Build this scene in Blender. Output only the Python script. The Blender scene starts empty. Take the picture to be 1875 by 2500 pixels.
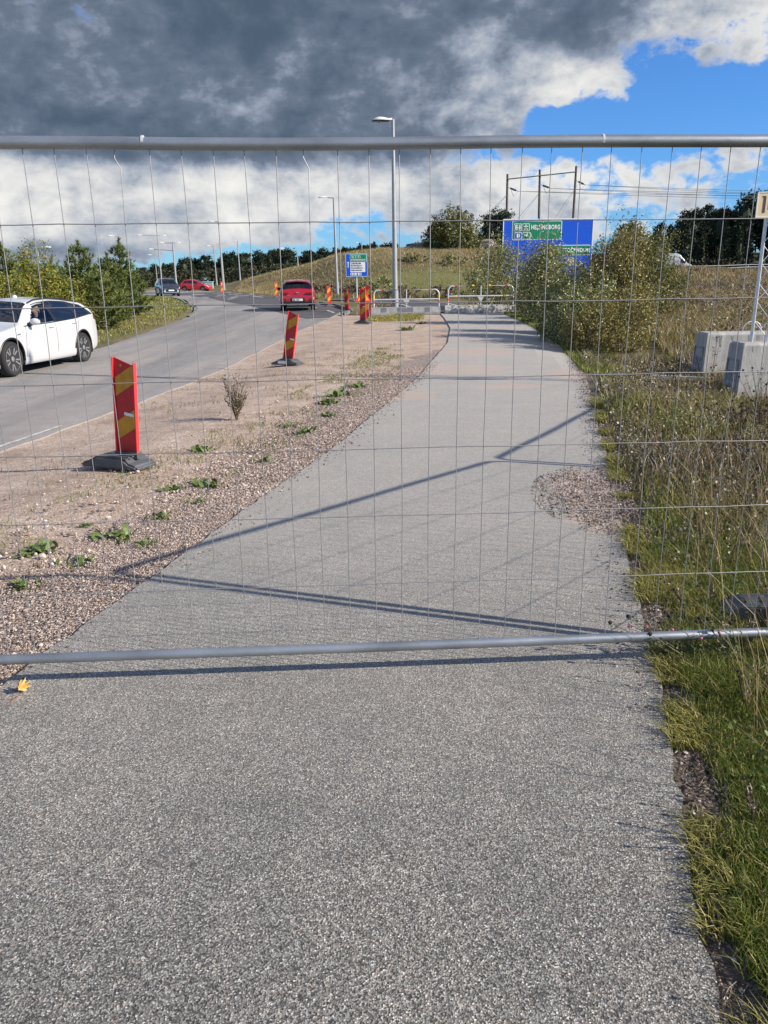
import bpy, bmesh, math, random
import numpy as np
from mathutils import Vector, Matrix, Euler
random.seed(7)
RNG = np.random.default_rng(7)
PI = math.pi
C = bpy.context.scene.collection
SC = bpy.context.scene

# ------------------------------------------------------------------ camera
FPX, CAMH = 1878.0, 1.6
PITCH, ROLL = math.atan(562 / FPX), 0.0125
def ray(px, py):
    """direction through a pixel of the 1875 x 2500 photograph"""
    u, v = px - 937.5, py - 1250
    c, s = math.cos(ROLL), math.sin(ROLL)
    u2, v2 = u * c - v * s, u * s + v * c
    y = FPX * math.cos(PITCH) - v2 * math.sin(PITCH)
    z = -FPX * math.sin(PITCH) - v2 * math.cos(PITCH)
    return np.array([u2, y, z]) / FPX
cam_data = bpy.data.cameras.new('camera')
cam = bpy.data.objects.new('camera', cam_data); C.objects.link(cam)
cam_data.sensor_fit = 'VERTICAL'; cam_data.sensor_height = 24.0
cam_data.lens = 24.0 * FPX / 2500
cam_data.clip_start = 0.05; cam_data.clip_end = 6000
o = ray(937.5, 1250); rgt = ray(1037.5, 1250) - o; up = ray(937.5, 1150) - o
X, Y, Z = Vector(rgt).normalized(), Vector(up).normalized(), -Vector(o).normalized()
cam.matrix_world = Matrix(((X.x, Y.x, Z.x, 0), (X.y, Y.y, Z.y, 0), (X.z, Y.z, Z.z, CAMH), (0, 0, 0, 1)))
SC.camera = cam

# ------------------------------------------------------------------ light and sky
SUN_DIR = Vector((0.946, -0.324, 0.575)).normalized()
SUN_EL = math.asin(SUN_DIR.z); SUN_AZ = math.atan2(SUN_DIR.x, SUN_DIR.y)
sd = bpy.data.lights.new('sun', 'SUN'); sd.energy = 5.0; sd.angle = math.radians(0.53); sd.color = (1.0, 0.90, 0.77)
sun = bpy.data.objects.new('sun', sd); C.objects.link(sun)
sun.rotation_euler = SUN_DIR.to_track_quat('Z', 'Y').to_euler(); sun.location = (20, -10, 30)
SC.view_settings.view_transform = 'Standard'; SC.view_settings.look = 'None'
SC.view_settings.gamma = 1.0; SC.view_settings.use_curve_mapping = False
SC.view_settings.exposure = 0.6

world = bpy.data.worlds.new('World'); SC.world = world; world.use_nodes = True
wt = world.node_tree; wt.nodes.clear()
def WN(t, **k):
    n = wt.nodes.new(t)
    for a, b in k.items(): setattr(n, a, b)
    return n
def WM(op, a, b=None, c=None):
    n = WN('ShaderNodeMath', operation=op)
    for i, v in enumerate((a, b, c)):
        if v is None: continue
        if isinstance(v, (int, float)): n.inputs[i].default_value = v
        else: wt.links.new(v, n.inputs[i])
    return n.outputs[0]
w_out = WN('ShaderNodeOutputWorld'); w_bg = WN('ShaderNodeBackground'); w_bg.inputs[1].default_value = 0.1
wt.links.new(w_bg.outputs[0], w_out.inputs[0])
w_sky = WN('ShaderNodeTexSky', sky_type='NISHITA'); w_sky.sun_disc = False
w_sky.sun_elevation = SUN_EL; w_sky.sun_rotation = SUN_AZ; w_sky.air_density = 1.0; w_sky.dust_density = 0.35; w_sky.ozone_density = 2.0
w_hs = WN('ShaderNodeVectorMath', operation='MULTIPLY'); w_hs.inputs[1].default_value = (.335, .65, 1.10)   # deeper blue, as a phone camera shows it
wt.links.new(w_sky.outputs[0], w_hs.inputs[0])
tc = WN('ShaderNodeTexCoord'); sep = WN('ShaderNodeSeparateXYZ'); wt.links.new(tc.outputs['Generated'], sep.inputs[0])
dx, dy, dz = sep.outputs
AZ = WM('MULTIPLY', WM('ARCTAN2', dx, dy), 57.2958)
EL = WM('MULTIPLY', WM('ARCSINE', dz), 57.2958)
# cloud texture: three octaves of noise on the sky direction, stretched sideways
def wnoise(sx, sy, scale, detail, off=0.0, rough=0.55, dist=0.0):
    cx = WN('ShaderNodeCombineXYZ')
    wt.links.new(WM('MULTIPLY', AZ, sx), cx.inputs[0]); wt.links.new(WM('MULTIPLY', EL, sy), cx.inputs[1]); cx.inputs[2].default_value = off
    n = WN('ShaderNodeTexNoise'); n.inputs['Scale'].default_value = scale; n.inputs['Detail'].default_value = detail
    n.inputs['Roughness'].default_value = rough; n.inputs['Distortion'].default_value = dist
    wt.links.new(cx.outputs[0], n.inputs['Vector'])
    return WM('SUBTRACT', n.outputs[0], 0.5)
def wblob(px, py, rx, ry, w, rot=0.0, soft=1.0):
    """soft ellipse of cloud, centre and radii from the photograph, turned into degrees of azimuth and elevation"""
    d = ray(px, py); a = math.degrees(math.atan2(d[0], d[1])); e = math.degrees(math.atan2(d[2], math.hypot(d[0], d[1])))
    k = 1 / 33.5
    x = WM('SUBTRACT', AZ, a); y = WM('SUBTRACT', EL, e)
    if rot:
        c, s = math.cos(rot), math.sin(rot)
        x, y = WM('ADD', WM('MULTIPLY', x, c), WM('MULTIPLY', y, s)), WM('SUBTRACT', WM('MULTIPLY', y, c), WM('MULTIPLY', x, s))
    x = WM('MULTIPLY', x, 1 / (rx * k)); y = WM('MULTIPLY', y, 1 / (ry * k))
    r2 = WM('ADD', WM('MULTIPLY', x, x), WM('MULTIPLY', y, y))
    g = WM('EXPONENT', WM('MULTIPLY', WM('MULTIPLY', r2, r2), -soft))
    return WM('MULTIPLY', g, w)
def wsum(l):
    s = l[0]
    for q in l[1:]: s = WM('ADD', s, q)
    return s
# cloud density and shade
n_big = wnoise(1, 1.6, 0.10, 6, 3.1, 0.6, 0.3)
n_mid = wnoise(1, 1.45, 0.40, 7, 8.7, 0.60, 0.25)
n_fin = wnoise(1, 1.2, 1.1, 5, 1.3, 0.62, 0.2)
noise = WM('ADD', WM('ADD', WM('MULTIPLY', n_big, 0.7), WM('MULTIPLY', n_mid, 2.0)), WM('MULTIPLY', n_fin, 0.40))
dens = wsum([
    wblob(60, 300, 300, 60, .1),
    wblob(420, 30, 1000, 330, 0.75), wblob(1000, 40, 520, 230, 0.45), wblob(1500, -60, 420, 110, 0.45),
    wblob(1340, 165, 290, 55, 0.62, -0.32), wblob(1100, 270, 250, 70, 0.48, -0.2),
    wblob(200, 330, 760, 90, 0.6), wblob(240, 480, 400, 120, 0.6), wblob(600, 500, 240, 75, 0.30), wblob(100, 590, 420, 70, 0.42), wblob(830, 425, 240, 55, 0.30), wblob(960, 510, 420, 100, 0.17), wblob(1300, 480, 420, 60, .16),
    wblob(1110, 450, 220, 75, 0.24), wblob(1500, 450, 260, 75, 0.34), wblob(1810, 378, 130, 32, 0.28), wblob(1640, 575, 260, 40, 0.3), wblob(1840, 120, 110, 50, 0.38), wblob(1230, 540, 200, 45, .2),
    wblob(1365, 240, 42, 26, 0.45), wblob(1690, 20, 240, 50, 0.36),
    wblob(1620, 260, 300, 75, -0.55), wblob(1400, 320, 160, 50, -0.35), wblob(800, 635, 420, 30, -0.30), wblob(900, 545, 260, 38, .14), wblob(660, 565, 180, 35, .10), wblob(1180, 560, 160, 40, .12), wblob(1600, 130, 130, 50, -.2),
    wblob(1000, 395, 90, 28, -0.22), wblob(1240, 365, 130, 22, -.25), wblob(1330, 250, 90, 60, -.2), wblob(545, 425, 60, 30, -0.35)])
def wstep(v, a, b):
    m = WN('ShaderNodeMapRange', interpolation_type='SMOOTHSTEP'); m.inputs['From Min'].default_value = a; m.inputs['From Max'].default_value = b
    wt.links.new(v, m.inputs['Value']); return m.outputs[0]
# extra unseen cloud added overhead, beside and behind to make the skylight less blue
around = WM('MAXIMUM', wstep(EL, 20, 34), wstep(WM('ABSOLUTE', AZ), 32, 55))
tot = WM('ADD', WM('ADD', dens, noise), WM('SUBTRACT', WM('MULTIPLY', around, 0.26), 0.16))
cov = WN('ShaderNodeMapRange', interpolation_type='SMOOTHSTEP'); cov.inputs['From Min'].default_value = 0.0; cov.inputs['From Max'].default_value = 0.38
wt.links.new(tot, cov.inputs['Value'])
# how much of the cloud's lit top is hidden: thick cloud overhead shows its grey base
dark = wsum([wblob(450, 20, 900, 255, 0.46, 0.0, .35), wblob(540, 110, 460, 170, 0.22, -.1, .7), wblob(150, 330, 480, 75, .10, 0, .6), wblob(1120, 40, 460, 120, 0.26), wblob(150, 320, 520, 55, 0.30), wblob(150, 640, 520, 45, 0.34), wblob(640, 375, 520, 32, 0.20),
             wblob(1140, 335, 260, 40, 0.16), wblob(900, 250, 260, 80, .12), wblob(60, 150, 260, 200, .10), wblob(1000, 570, 330, 40, 0.15), wblob(1480, 500, 240, 30, 0.15),
             wblob(260, 455, 380, 60, -0.14), wblob(1330, 180, 260, 60, -0.20, -0.4)])
darkt = WM('ADD', WM('ADD', dark, WM('MULTIPLY', n_mid, 0.95)), WM('ADD', WM('MULTIPLY', n_big, 1.6), WM('MULTIPLY', n_fin, 0.14)))
dm = WN('ShaderNodeMapRange', interpolation_type='SMOOTHSTEP'); dm.inputs['From Min'].default_value = -0.26; dm.inputs['From Max'].default_value = 1.10
wt.links.new(darkt, dm.inputs['Value'])
cr = WN('ShaderNodeValToRGB'); wt.links.new(dm.outputs[0], cr.inputs[0])
e = cr.color_ramp.elements
CW = 6.2
def cc(r, g, b): return (r * CW, g * CW, b * CW, 1)
e[0].position = 0.0; e[0].color = cc(0.98, 0.97, 0.93)
e[1].position = 1.0; e[1].color = cc(0.085, 0.128, 0.188)
q = e.new(0.25); q.color = cc(0.66, 0.68, 0.71)
q = e.new(0.5); q.color = cc(0.34, 0.40, 0.50)
q = e.new(0.72); q.color = cc(0.165, 0.210, 0.290)
wmix = WN('ShaderNodeMix', data_type='RGBA'); wt.links.new(cov.outputs[0], wmix.inputs[0])
wt.links.new(w_hs.outputs[0], wmix.inputs[6]); wt.links.new(cr.outputs[0], wmix.inputs[7])
wt.links.new(wmix.outputs[2], w_bg.inputs[0])
# ------------------------------------------------------------------ terrain height
def sstep(a, b, x):
    t = np.clip((np.asarray(x, float) - a) / (b - a), 0, 1); return t * t * (3 - 2 * t)
RY, RZ = [-30, 5, 17, 28, 39, 60, 80, 120, 200], [-.18, -.16, -.15, .02, .19, .38, .55, .8, 1.0]
GY, GZ = [-30, 13, 25, 37, 60, 80, 120, 200], [0, 0, .05, .14, .32, .55, .8, 1.0]
ROAD_RY, ROAD_RX = [-2, 6, 12.5, 18.3, 21.5, 27, 34.8, 60], [-5.3, -4.6, -3.72, -3.3, -3.15, -2.9, -2.5, -2.3]
HX = [-60, -30, -19, -15, -11, -4.2, 0, 5, 11, 18, 24, 30, 40, 200]
HZ = [0, 0, .4, 1.5, 2.5, 3.75, 4.4, 4.5, 4.2, 3.4, 2.2, 1.0, .3, 0]
def zt(x, y):
    x = np.asarray(x, float); y = np.asarray(y, float)
    r = np.interp(y, RY, RZ); g = np.interp(y, GY, GZ)
    xe = np.interp(y, ROAD_RY, ROAD_RX)
    w = sstep(xe + .1, xe + 2.2, x)
    z = r * (1 - w) + g * w
    z = z + 1.3 * sstep(22, 112, y) * sstep(6, 30, x)                       # embankment of the motorway
    z = z - 0.17 * sstep(3.3, 5.0, x) * sstep(6, 10, y) * (1 - sstep(17, 30, y))
    hx = np.where(x < 0, x * 87 / np.maximum(y, 70), x); xr = np.interp(y, [48, 58, 69, 84, 101, 120, 138], [-3.4, -6.0, -9.3, -14, -20, -34, -62])
    hill = np.interp(hx, HX, HZ) * sstep(63, 87, y) * (1 - .55 * sstep(100, 150, y)) * sstep(.4, 10.5, x - xr)
    z = z + hill
    z = z + 5.0 * sstep(132, 200, y) * sstep(30, 70, x)                     # wooded slope behind it
    z = z + 0.25 * sstep(0, 5, -8.5 - x - .12 * np.maximum(y - 35, 0)) * sstep(15, 24, y) * (1 - sstep(60, 75, y))
    bump = .05 * np.sin(x * .9 + 1.3) * np.sin(y * .7) + .03 * np.sin(x * 2.3 + y * 1.7)
    bump = bump * (sstep(5.5, 8, x) * sstep(3, 8, y) + sstep(0, 4, -9 - x) * sstep(22, 30, y)) * (1 - sstep(130, 200, y))
    z = z + bump + .12 * np.sin(x * .31) * np.sin(y * .27) * sstep(66, 76, y) * sstep(-16, -8, x)
    return z
def Z1(x, y): return float(zt(x, y))
def at(px, py, dz=0.0):
    """ground point under a pixel of the photograph"""
    d = ray(px, py); t = 0.5
    while t < 400:
        p = d * t
        if CAMH + p[2] <= Z1(p[0], p[1]) + dz: break
        t *= 1.004
    return Vector((p[0], p[1], Z1(p[0], p[1])))
def atY(px, Y_):
    """ground point at distance Y_ in the column of a pixel near the horizon"""
    d = ray(px, 690); x = d[0] / d[1] * Y_
    return Vector((x, Y_, Z1(x, Y_)))

# ------------------------------------------------------------------ materials
def mat(name, col=(.5, .5, .5), rough=.6, metal=0.0, var=0.0, scale=5.0, bump=0.0, bscale=None, coat=0.0, emis=None, col2=None, spec=None, detail=5, alpha=1.0, trans=0.0, stretch=None):
    m = bpy.data.materials.new(name); m.use_nodes = True
    nt = m.node_tree; b = nt.nodes['Principled BSDF']
    b.inputs['Base Color'].default_value = (*col, 1); b.inputs['Roughness'].default_value = rough; b.inputs['Metallic'].default_value = metal
    if coat: b.inputs['Coat Weight'].default_value = coat; b.inputs['Coat Roughness'].default_value = .03
    if spec is not None: b.inputs['Specular IOR Level'].default_value = spec
    if trans: b.inputs['Transmission Weight'].default_value = trans
    tcn = nt.nodes.new('ShaderNodeTexCoord'); vec = tcn.outputs['Object']
    if stretch:
        mp = nt.nodes.new('ShaderNodeMapping'); mp.inputs['Scale'].default_value = stretch; nt.links.new(vec, mp.inputs[0]); vec = mp.outputs[0]
    if var or col2:
        n = nt.nodes.new('ShaderNodeTexNoise'); n.inputs['Scale'].default_value = scale; n.inputs['Detail'].default_value = detail; n.inputs['Roughness'].default_value = .6
        nt.links.new(vec, n.inputs['Vector'])
        r = nt.nodes.new('ShaderNodeValToRGB'); nt.links.new(n.outputs[0], r.inputs[0])
        c2 = col2 or tuple(min(1, c * (1 + var)) for c in col); c1 = col if col2 else tuple(c * (1 - var) for c in col)
        r.color_ramp.elements[0].position = .33; r.color_ramp.elements[0].color = (*c1, 1)
        r.color_ramp.elements[1].position = .67; r.color_ramp.elements[1].color = (*c2, 1)
        nt.links.new(r.outputs[0], b.inputs['Base Color'])
    if bump:
        n = nt.nodes.new('ShaderNodeTexNoise'); n.inputs['Scale'].default_value = bscale or scale * 4; n.inputs['Detail'].default_value = 4
        nt.links.new(vec, n.inputs['Vector'])
        bp = nt.nodes.new('ShaderNodeBump'); bp.inputs['Strength'].default_value = bump; bp.inputs['Distance'].default_value = .01
        nt.links.new(n.outputs[0], bp.inputs['Height']); nt.links.new(bp.outputs[0], b.inputs['Normal'])
    return m
def mat_island(name, cols, rough=.6, transl=0.0, spec=.3):
    """colour that differs from blade to blade or stone to stone"""
    m = bpy.data.materials.new(name); m.use_nodes = True
    nt = m.node_tree; b = nt.nodes['Principled BSDF']; b.inputs['Roughness'].default_value = rough; b.inputs['Specular IOR Level'].default_value = spec
    g = nt.nodes.new('ShaderNodeNewGeometry'); r = nt.nodes.new('ShaderNodeValToRGB')
    nt.links.new(g.outputs['Random Per Island'], r.inputs[0]); r.color_ramp.interpolation = 'LINEAR'
    el = r.color_ramp.elements
    for i, (p, c) in enumerate(cols):
        if i == 0: el[0].position = p; el[0].color = (*c, 1)
        elif i == len(cols) - 1: el[-1].position = p; el[-1].color = (*c, 1)
        else:
            q = el.new(p); q.color = (*c, 1)
    nt.links.new(r.outputs[0], b.inputs['Base Color'])
    if transl:
        t = nt.nodes.new('ShaderNodeBsdfTranslucent'); nt.links.new(r.outputs[0], t.inputs['Color'])
        mx = nt.nodes.new('ShaderNodeMixShader'); mx.inputs[0].default_value = transl
        out = nt.nodes['Material Output']
        nt.links.new(b.outputs[0], mx.inputs[1]); nt.links.new(t.outputs[0], mx.inputs[2]); nt.links.new(mx.outputs[0], out.inputs['Surface'])
    return m

# ------------------------------------------------------------------ object helpers
def tag(o, label=None, cat=None, group=None, kind=None):
    if label: o['label'] = label
    if cat: o['category'] = cat
    if group: o['group'] = group
    if kind: o['kind'] = kind
    return o
def empty(name, loc=(0, 0, 0), rz=0.0, label=None, cat=None, group=None, rot=None):
    o = bpy.data.objects.new(name, None); C.objects.link(o); o.empty_display_size = .2
    o.location = loc; o.rotation_euler = rot if rot else (0, 0, rz)
    return tag(o, label, cat, group)
def link(name, me, parent=None):
    o = bpy.data.objects.new(name, me); C.objects.link(o)
    if parent: o.parent = parent
    return o
def copy_tree(o, parent=None):
    c = o.copy(); C.objects.link(c); c.parent = parent
    for ch in list(o.children): copy_tree(ch, c)
    return c
def mesh_np(name, V, F, m, smooth=False):
    """V (n,3), F (k,3 or 4) arrays"""
    V = np.asarray(V, np.float32); F = np.asarray(F, np.int32)
    me = bpy.data.meshes.new(name); k = F.shape[1]
    me.vertices.add(len(V)); me.vertices.foreach_set('co', V.ravel())
    me.loops.add(F.size); me.loops.foreach_set('vertex_index', F.ravel())
    me.polygons.add(len(F)); me.polygons.foreach_set('loop_start', np.arange(0, F.size, k, dtype=np.int32))
    me.polygons.foreach_set('loop_total', np.full(len(F), k, np.int32))
    me.polygons.foreach_set('use_smooth', np.full(len(F), bool(smooth)))
    me.update(calc_edges=True)
    if m: me.materials.append(m)
    return me
class MB:
    """collects simple solids into one mesh"""
    def __init__(s): s.v = []; s.f = []
    def add(s, V, F, M=None):
        b = len(s.v)
        for p in V:
            q = Vector(p)
            s.v.append(tuple(M @ q) if M is not None else tuple(q))
        for f in F: s.f.append(tuple(i + b for i in f))
        return s
    def box(s, c, d, M=None, taper=1.0):
        x, y, z = d[0] / 2, d[1] / 2, d[2] / 2; t = taper
        V = [(c[0] + a * x * (t if w > 0 else 1), c[1] + b * y * (t if w > 0 else 1), c[2] + w * z) for w in (-1, 1) for a, b in ((-1, -1), (1, -1), (1, 1), (-1, 1))]
        return s.add(V, [(3, 2, 1, 0), (4, 5, 6, 7), (0, 1, 5, 4), (1, 2, 6, 5), (2, 3, 7, 6), (3, 0, 4, 7)], M)
    def tube(s, path, r, n=8, M=None, cap=True):
        P = [Vector(p) for p in path]; rr = r if isinstance(r, (list, tuple)) else [r] * len(P)
        V = []; F = []; ref = None
        for i, p in enumerate(P):
            t = (P[min(i + 1, len(P) - 1)] - P[max(i - 1, 0)]).normalized()
            if ref is None: ref = Vector((0, 0, 1)) if abs(t.z) < .9 else Vector((1, 0, 0))
            a = t.cross(ref).normalized(); b = t.cross(a).normalized(); ref = a.cross(t).normalized() if False else ref
            for k in range(n):
                w = 2 * PI * k / n
                V.append(p + a * math.cos(w) * rr[i] + b * math.sin(w) * rr[i])
        for i in range(len(P) - 1):
            for k in range(n):
                F.append((i * n + k, i * n + (k + 1) % n, (i + 1) * n + (k + 1) % n, (i + 1) * n + k))
        if cap: F.append(tuple(range(n - 1, -1, -1))); F.append(tuple((len(P) - 1) * n + k for k in range(n)))
        return s.add(V, F, M)
    def lathe(s, prof, n=16, M=None):
        """profile of (radius, z) turned about z"""
        V = []; F = []
        for r, z in prof:
            for k in range(n): V.append((r * math.cos(2 * PI * k / n), r * math.sin(2 * PI * k / n), z))
        for i in range(len(prof) - 1):
            for k in range(n): F.append((i * n + k, i * n + (k + 1) % n, (i + 1) * n + (k + 1) % n, (i + 1) * n + k))
        F.append(tuple(range(n - 1, -1, -1))); F.append(tuple((len(prof) - 1) * n + k for k in range(n)))
        return s.add(V, F, M)
    def prism(s, poly, y0, y1, M=None):
        """polygon in x,z pushed from y0 to y1"""
        n = len(poly); V = [(x, y0, z) for x, z in poly] + [(x, y1, z) for x, z in poly]
        F = [tuple(range(n)), tuple(range(2 * n - 1, n - 1, -1))] + [(i, i + n, (i + 1) % n + n, (i + 1) % n) for i in range(n)]
        return s.add(V, F, M)
    def build(s, name, m, parent=None, smooth=False, bevel=0.0):
        me = bpy.data.meshes.new(name); me.from_pydata(s.v, [], s.f); me.validate()
        bm = bmesh.new(); bm.from_mesh(me); bmesh.ops.recalc_face_normals(bm, faces=bm.faces)
        if bevel: bmesh.ops.bevel(bm, geom=[e for e in bm.edges if len(e.link_faces) == 2 and e.calc_face_angle(0) > .5], offset=bevel, segments=2, affect='EDGES')
        bm.to_mesh(me); bm.free()
        me.materials.append(m)
        if smooth:
            me.polygons.foreach_set('use_smooth', [True] * len(me.polygons)); me.set_sharp_from_angle(angle=math.radians(40))
        return link(name, me, parent)
def text(name, body, size, m, parent, loc, rot, depth=0.001, bold=0.0, align='LEFT', sx=1.0, spacing=1.0):
    cu = bpy.data.curves.new(name, 'FONT'); cu.body = body; cu.size = size; cu.extrude = depth; cu.offset = bold; cu.align_x = align; cu.align_y = 'BOTTOM_BASELINE'
    cu.space_character = spacing; cu.resolution_u = 3
    ob = bpy.data.objects.new(name, cu); C.objects.link(ob)
    dg = bpy.context.evaluated_depsgraph_get(); me = bpy.data.meshes.new_from_object(ob.evaluated_get(dg))
    bpy.data.objects.remove(ob); bpy.data.curves.remove(cu)
    me.materials.clear(); me.materials.append(m); me.name = name
    t = link(name, me, parent); t.location = loc; t.rotation_euler = rot; t.scale = (sx, 1, 1)
    return t
def strip(name, Lp, Rp, m, off, nx=10, ds=.35, skirt=.08, rag=0.0, ragk=3.0, seed=0, kind='structure', parent=None, grow=1.0):
    """sheet between a left and a right edge line, laid on the terrain, edges ragged by rag metres"""
    L = np.array(Lp, float); R = np.array(Rp, float)
    if len(L) != len(R):
        def rs(P):
            s_ = np.concatenate([[0], np.cumsum(np.linalg.norm(np.diff(P, axis=0), axis=1))]); q = np.linspace(0, s_[-1], 60)
            return np.stack([np.interp(q, s_, P[:, 0]), np.interp(q, s_, P[:, 1])], 1)
        L, R = rs(L), rs(R)
    seg = np.linalg.norm(np.diff((L + R) / 2, axis=0), axis=1); s = np.concatenate([[0], np.cumsum(seg)])
    S = [0.0]
    while S[-1] < s[-1]: S.append(S[-1] + ds * (1 + grow * S[-1] / 25))
    S[-1] = s[-1]; S = np.array(S)
    def crv(P):
        out = []
        for a in range(2):
            v = np.interp(S, s, P[:, a])
            for _ in range(3):
                v2 = v.copy(); v2[1:-1] = (v[:-2] + 2 * v[1:-1] + v[2:]) / 4; v = v2
            out.append(v)
        return np.stack(out, 1)
    l, r = crv(L), crv(R); rg = np.random.default_rng(seed + 5)
    if rag:
        for c, sg in ((l, -1), (r, 1)):
            nz = sum(np.interp(S * ragk * k, np.arange(4000), rg.uniform(-1, 1, 4000)) / k for k in (1, 2.1, 4.3)) * rag / 1.6
            dirv = (r - l) / np.linalg.norm(r - l, axis=1)[:, None] * sg
            c += dirv * nz[:, None]
    t = np.linspace(0, 1, nx)[None, :, None]
    P = l[:, None] * (1 - t) + r[:, None] * t
    z = zt(P[..., 0], P[..., 1]) + off
    G = np.concatenate([P, z[..., None]], 2)
    G = np.concatenate([G[:, :1], G, G[:, -1:]], 1); G[:, 0, 2] -= skirt; G[:, -1, 2] -= skirt
    a, b = G.shape[:2]; i = np.arange(a * b).reshape(a, b)
    F = np.stack([i[:-1, :-1], i[:-1, 1:], i[1:, 1:], i[1:, :-1]], -1).reshape(-1, 4)
    ob = link(name, mesh_np(name, G.reshape(-1, 3), F, m), parent)
    if kind and not parent: ob['kind'] = kind
    return ob
# ------------------------------------------------------------------ ground materials
def nodes_of(name, rough=.85):
    m = bpy.data.materials.new(name); m.use_nodes = True; nt = m.node_tree
    b = nt.nodes['Principled BSDF']; b.inputs['Roughness'].default_value = rough; b.inputs['Specular IOR Level'].default_value = .3
    tcn = nt.nodes.new('ShaderNodeTexCoord')
    class K: pass
    k = K(); k.m = m; k.nt = nt; k.b = b; k.vec = tcn.outputs['Object']
    def noise(scale, detail=5, rough=.6, vec=None):
        n = nt.nodes.new('ShaderNodeTexNoise'); n.inputs['Scale'].default_value = scale; n.inputs['Detail'].default_value = detail; n.inputs['Roughness'].default_value = rough
        nt.links.new(vec or k.vec, n.inputs['Vector']); return n.outputs[0]
    def voro(scale, what='Color', feature='F1', rnd=1.0):
        n = nt.nodes.new('ShaderNodeTexVoronoi'); n.feature = feature; n.inputs['Scale'].default_value = scale; n.inputs['Randomness'].default_value = rnd
        nt.links.new(k.vec, n.inputs['Vector']); return n.outputs[what]
    def ramp(v, stops, interp='LINEAR'):
        r = nt.nodes.new('ShaderNodeValToRGB'); nt.links.new(v, r.inputs[0]); el = r.color_ramp.elements; r.color_ramp.interpolation = interp
        for i, (p, c) in enumerate(stops):
            c = (c, c, c) if isinstance(c, (int, float)) else c
            if i == 0: el[0].position = p; el[0].color = (*c, 1)
            elif i == len(stops) - 1: el[-1].position = p; el[-1].color = (*c, 1)
            else: q = el.new(p); q.color = (*c, 1)
        return r.outputs[0]
    def mix(f, a, b_, mode='MIX'):
        n = nt.nodes.new('ShaderNodeMix'); n.data_type = 'RGBA'; n.blend_type = mode
        if isinstance(f, float): n.inputs[0].default_value = f
        else: nt.links.new(f, n.inputs[0])
        for s, v in ((6, a), (7, b_)):
            if isinstance(v, tuple): n.inputs[s].default_value = (*v, 1)
            else: nt.links.new(v, n.inputs[s])
        return n.outputs[2]
    def math_(op, a, b_=None):
        n = nt.nodes.new('ShaderNodeMath'); n.operation = op
        for i, v in enumerate((a, b_)):
            if v is None: continue
            if isinstance(v, (int, float)): n.inputs[i].default_value = v
            else: nt.links.new(v, n.inputs[i])
        return n.outputs[0]
    def blob(x, y, rx, ry, amp=1.0):
        s = nt.nodes.new('ShaderNodeSeparateXYZ'); nt.links.new(k.vec, s.inputs[0])
        a = math_('DIVIDE', math_('SUBTRACT', s.outputs[0], x), rx); c = math_('DIVIDE', math_('SUBTRACT', s.outputs[1], y), ry)
        r = math_('ADD', math_('MULTIPLY', a, a), math_('MULTIPLY', c, c))
        return math_('MULTIPLY', math_('EXPONENT', math_('MULTIPLY', r, -1.0)), amp)
    def bump(h, strength, dist):
        bp = nt.nodes.new('ShaderNodeBump'); bp.inputs['Strength'].default_value = strength; bp.inputs['Distance'].default_value = dist
        nt.links.new(h, bp.inputs['Height']); nt.links.new(bp.outputs[0], b.inputs['Normal']); return bp
    k.noise, k.voro, k.ramp, k.mix, k.math, k.blob, k.bump = noise, voro, ramp, mix, math_, blob, bump
    k.out = lambda c: nt.links.new(c, b.inputs['Base Color'])
    return k
# old coarse asphalt of the path: chips of light and dark stone in grey binder, pink dust farther on, with a grazing-angle lightening painted in
k = nodes_of('path_asphalt')
sepc = k.nt.nodes.new('ShaderNodeSeparateColor'); k.nt.links.new(k.voro(235), sepc.inputs[0])
chips = k.ramp(sepc.outputs[0], [(0, (.028, .028, .027)), (.22, (.085, .085, .080)), (.5, (.175, .172, .160)), (.76, (.29, .285, .262)), (.93, (.41, .405, .37)), (1, (.66, .65, .60))])
tint = k.ramp(sepc.outputs[1], [(0, (1, 1, 1)), (.9, (1, 1, 1)), (.95, (1.08, .97, .88)), (1, (1.15, .86, .78))])
chips = k.mix(1.0, chips, tint, 'MULTIPLY')
gap = k.ramp(k.voro(235, 'Distance', 'DISTANCE_TO_EDGE'), [(.0, .5), (.12, 1.0)])
gap2 = k.mix(1.0, chips, gap, 'MULTIPLY')
large = k.ramp(k.noise(1.1, 6, .66), [(.33, (.80, .80, .81)), (.7, (1.18, 1.15, 1.11))])
base = k.mix(1.0, gap2, large, 'MULTIPLY')
med = k.ramp(k.noise(7, 4, .7), [(.3, (.87, .87, .87)), (.7, (1.13, 1.12, 1.11))]); base = k.mix(1.0, base, med, 'MULTIPLY')
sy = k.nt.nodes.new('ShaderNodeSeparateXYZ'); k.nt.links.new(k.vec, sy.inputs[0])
far = k.ramp(k.math('DIVIDE', k.math('SUBTRACT', sy.outputs[1], 1.5), 14.0), [(0, 0.04), (.12, .24), (.25, .48), (.5, .58), (1, .66)])  # dust grows with distance; the paler look at grazing angles is painted in too
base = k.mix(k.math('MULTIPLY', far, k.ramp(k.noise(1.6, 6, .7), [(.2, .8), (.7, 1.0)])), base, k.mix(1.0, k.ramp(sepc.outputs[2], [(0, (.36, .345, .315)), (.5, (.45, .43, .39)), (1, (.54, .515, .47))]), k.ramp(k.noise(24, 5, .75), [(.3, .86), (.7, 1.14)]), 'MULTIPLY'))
dust = k.math('ADD', k.math('ADD', k.blob(.3, 11.3, .6, .7, .9), k.blob(1.3, 14.6, 1.1, 1.0, 1.0)), k.math('ADD', k.blob(2.2, 18.0, 1.0, 1.3, .9), k.math('ADD', k.blob(3.6, 13.5, .8, 1.2, .9), k.blob(2.6, 22.0, 1.6, .8, .7))))
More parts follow.
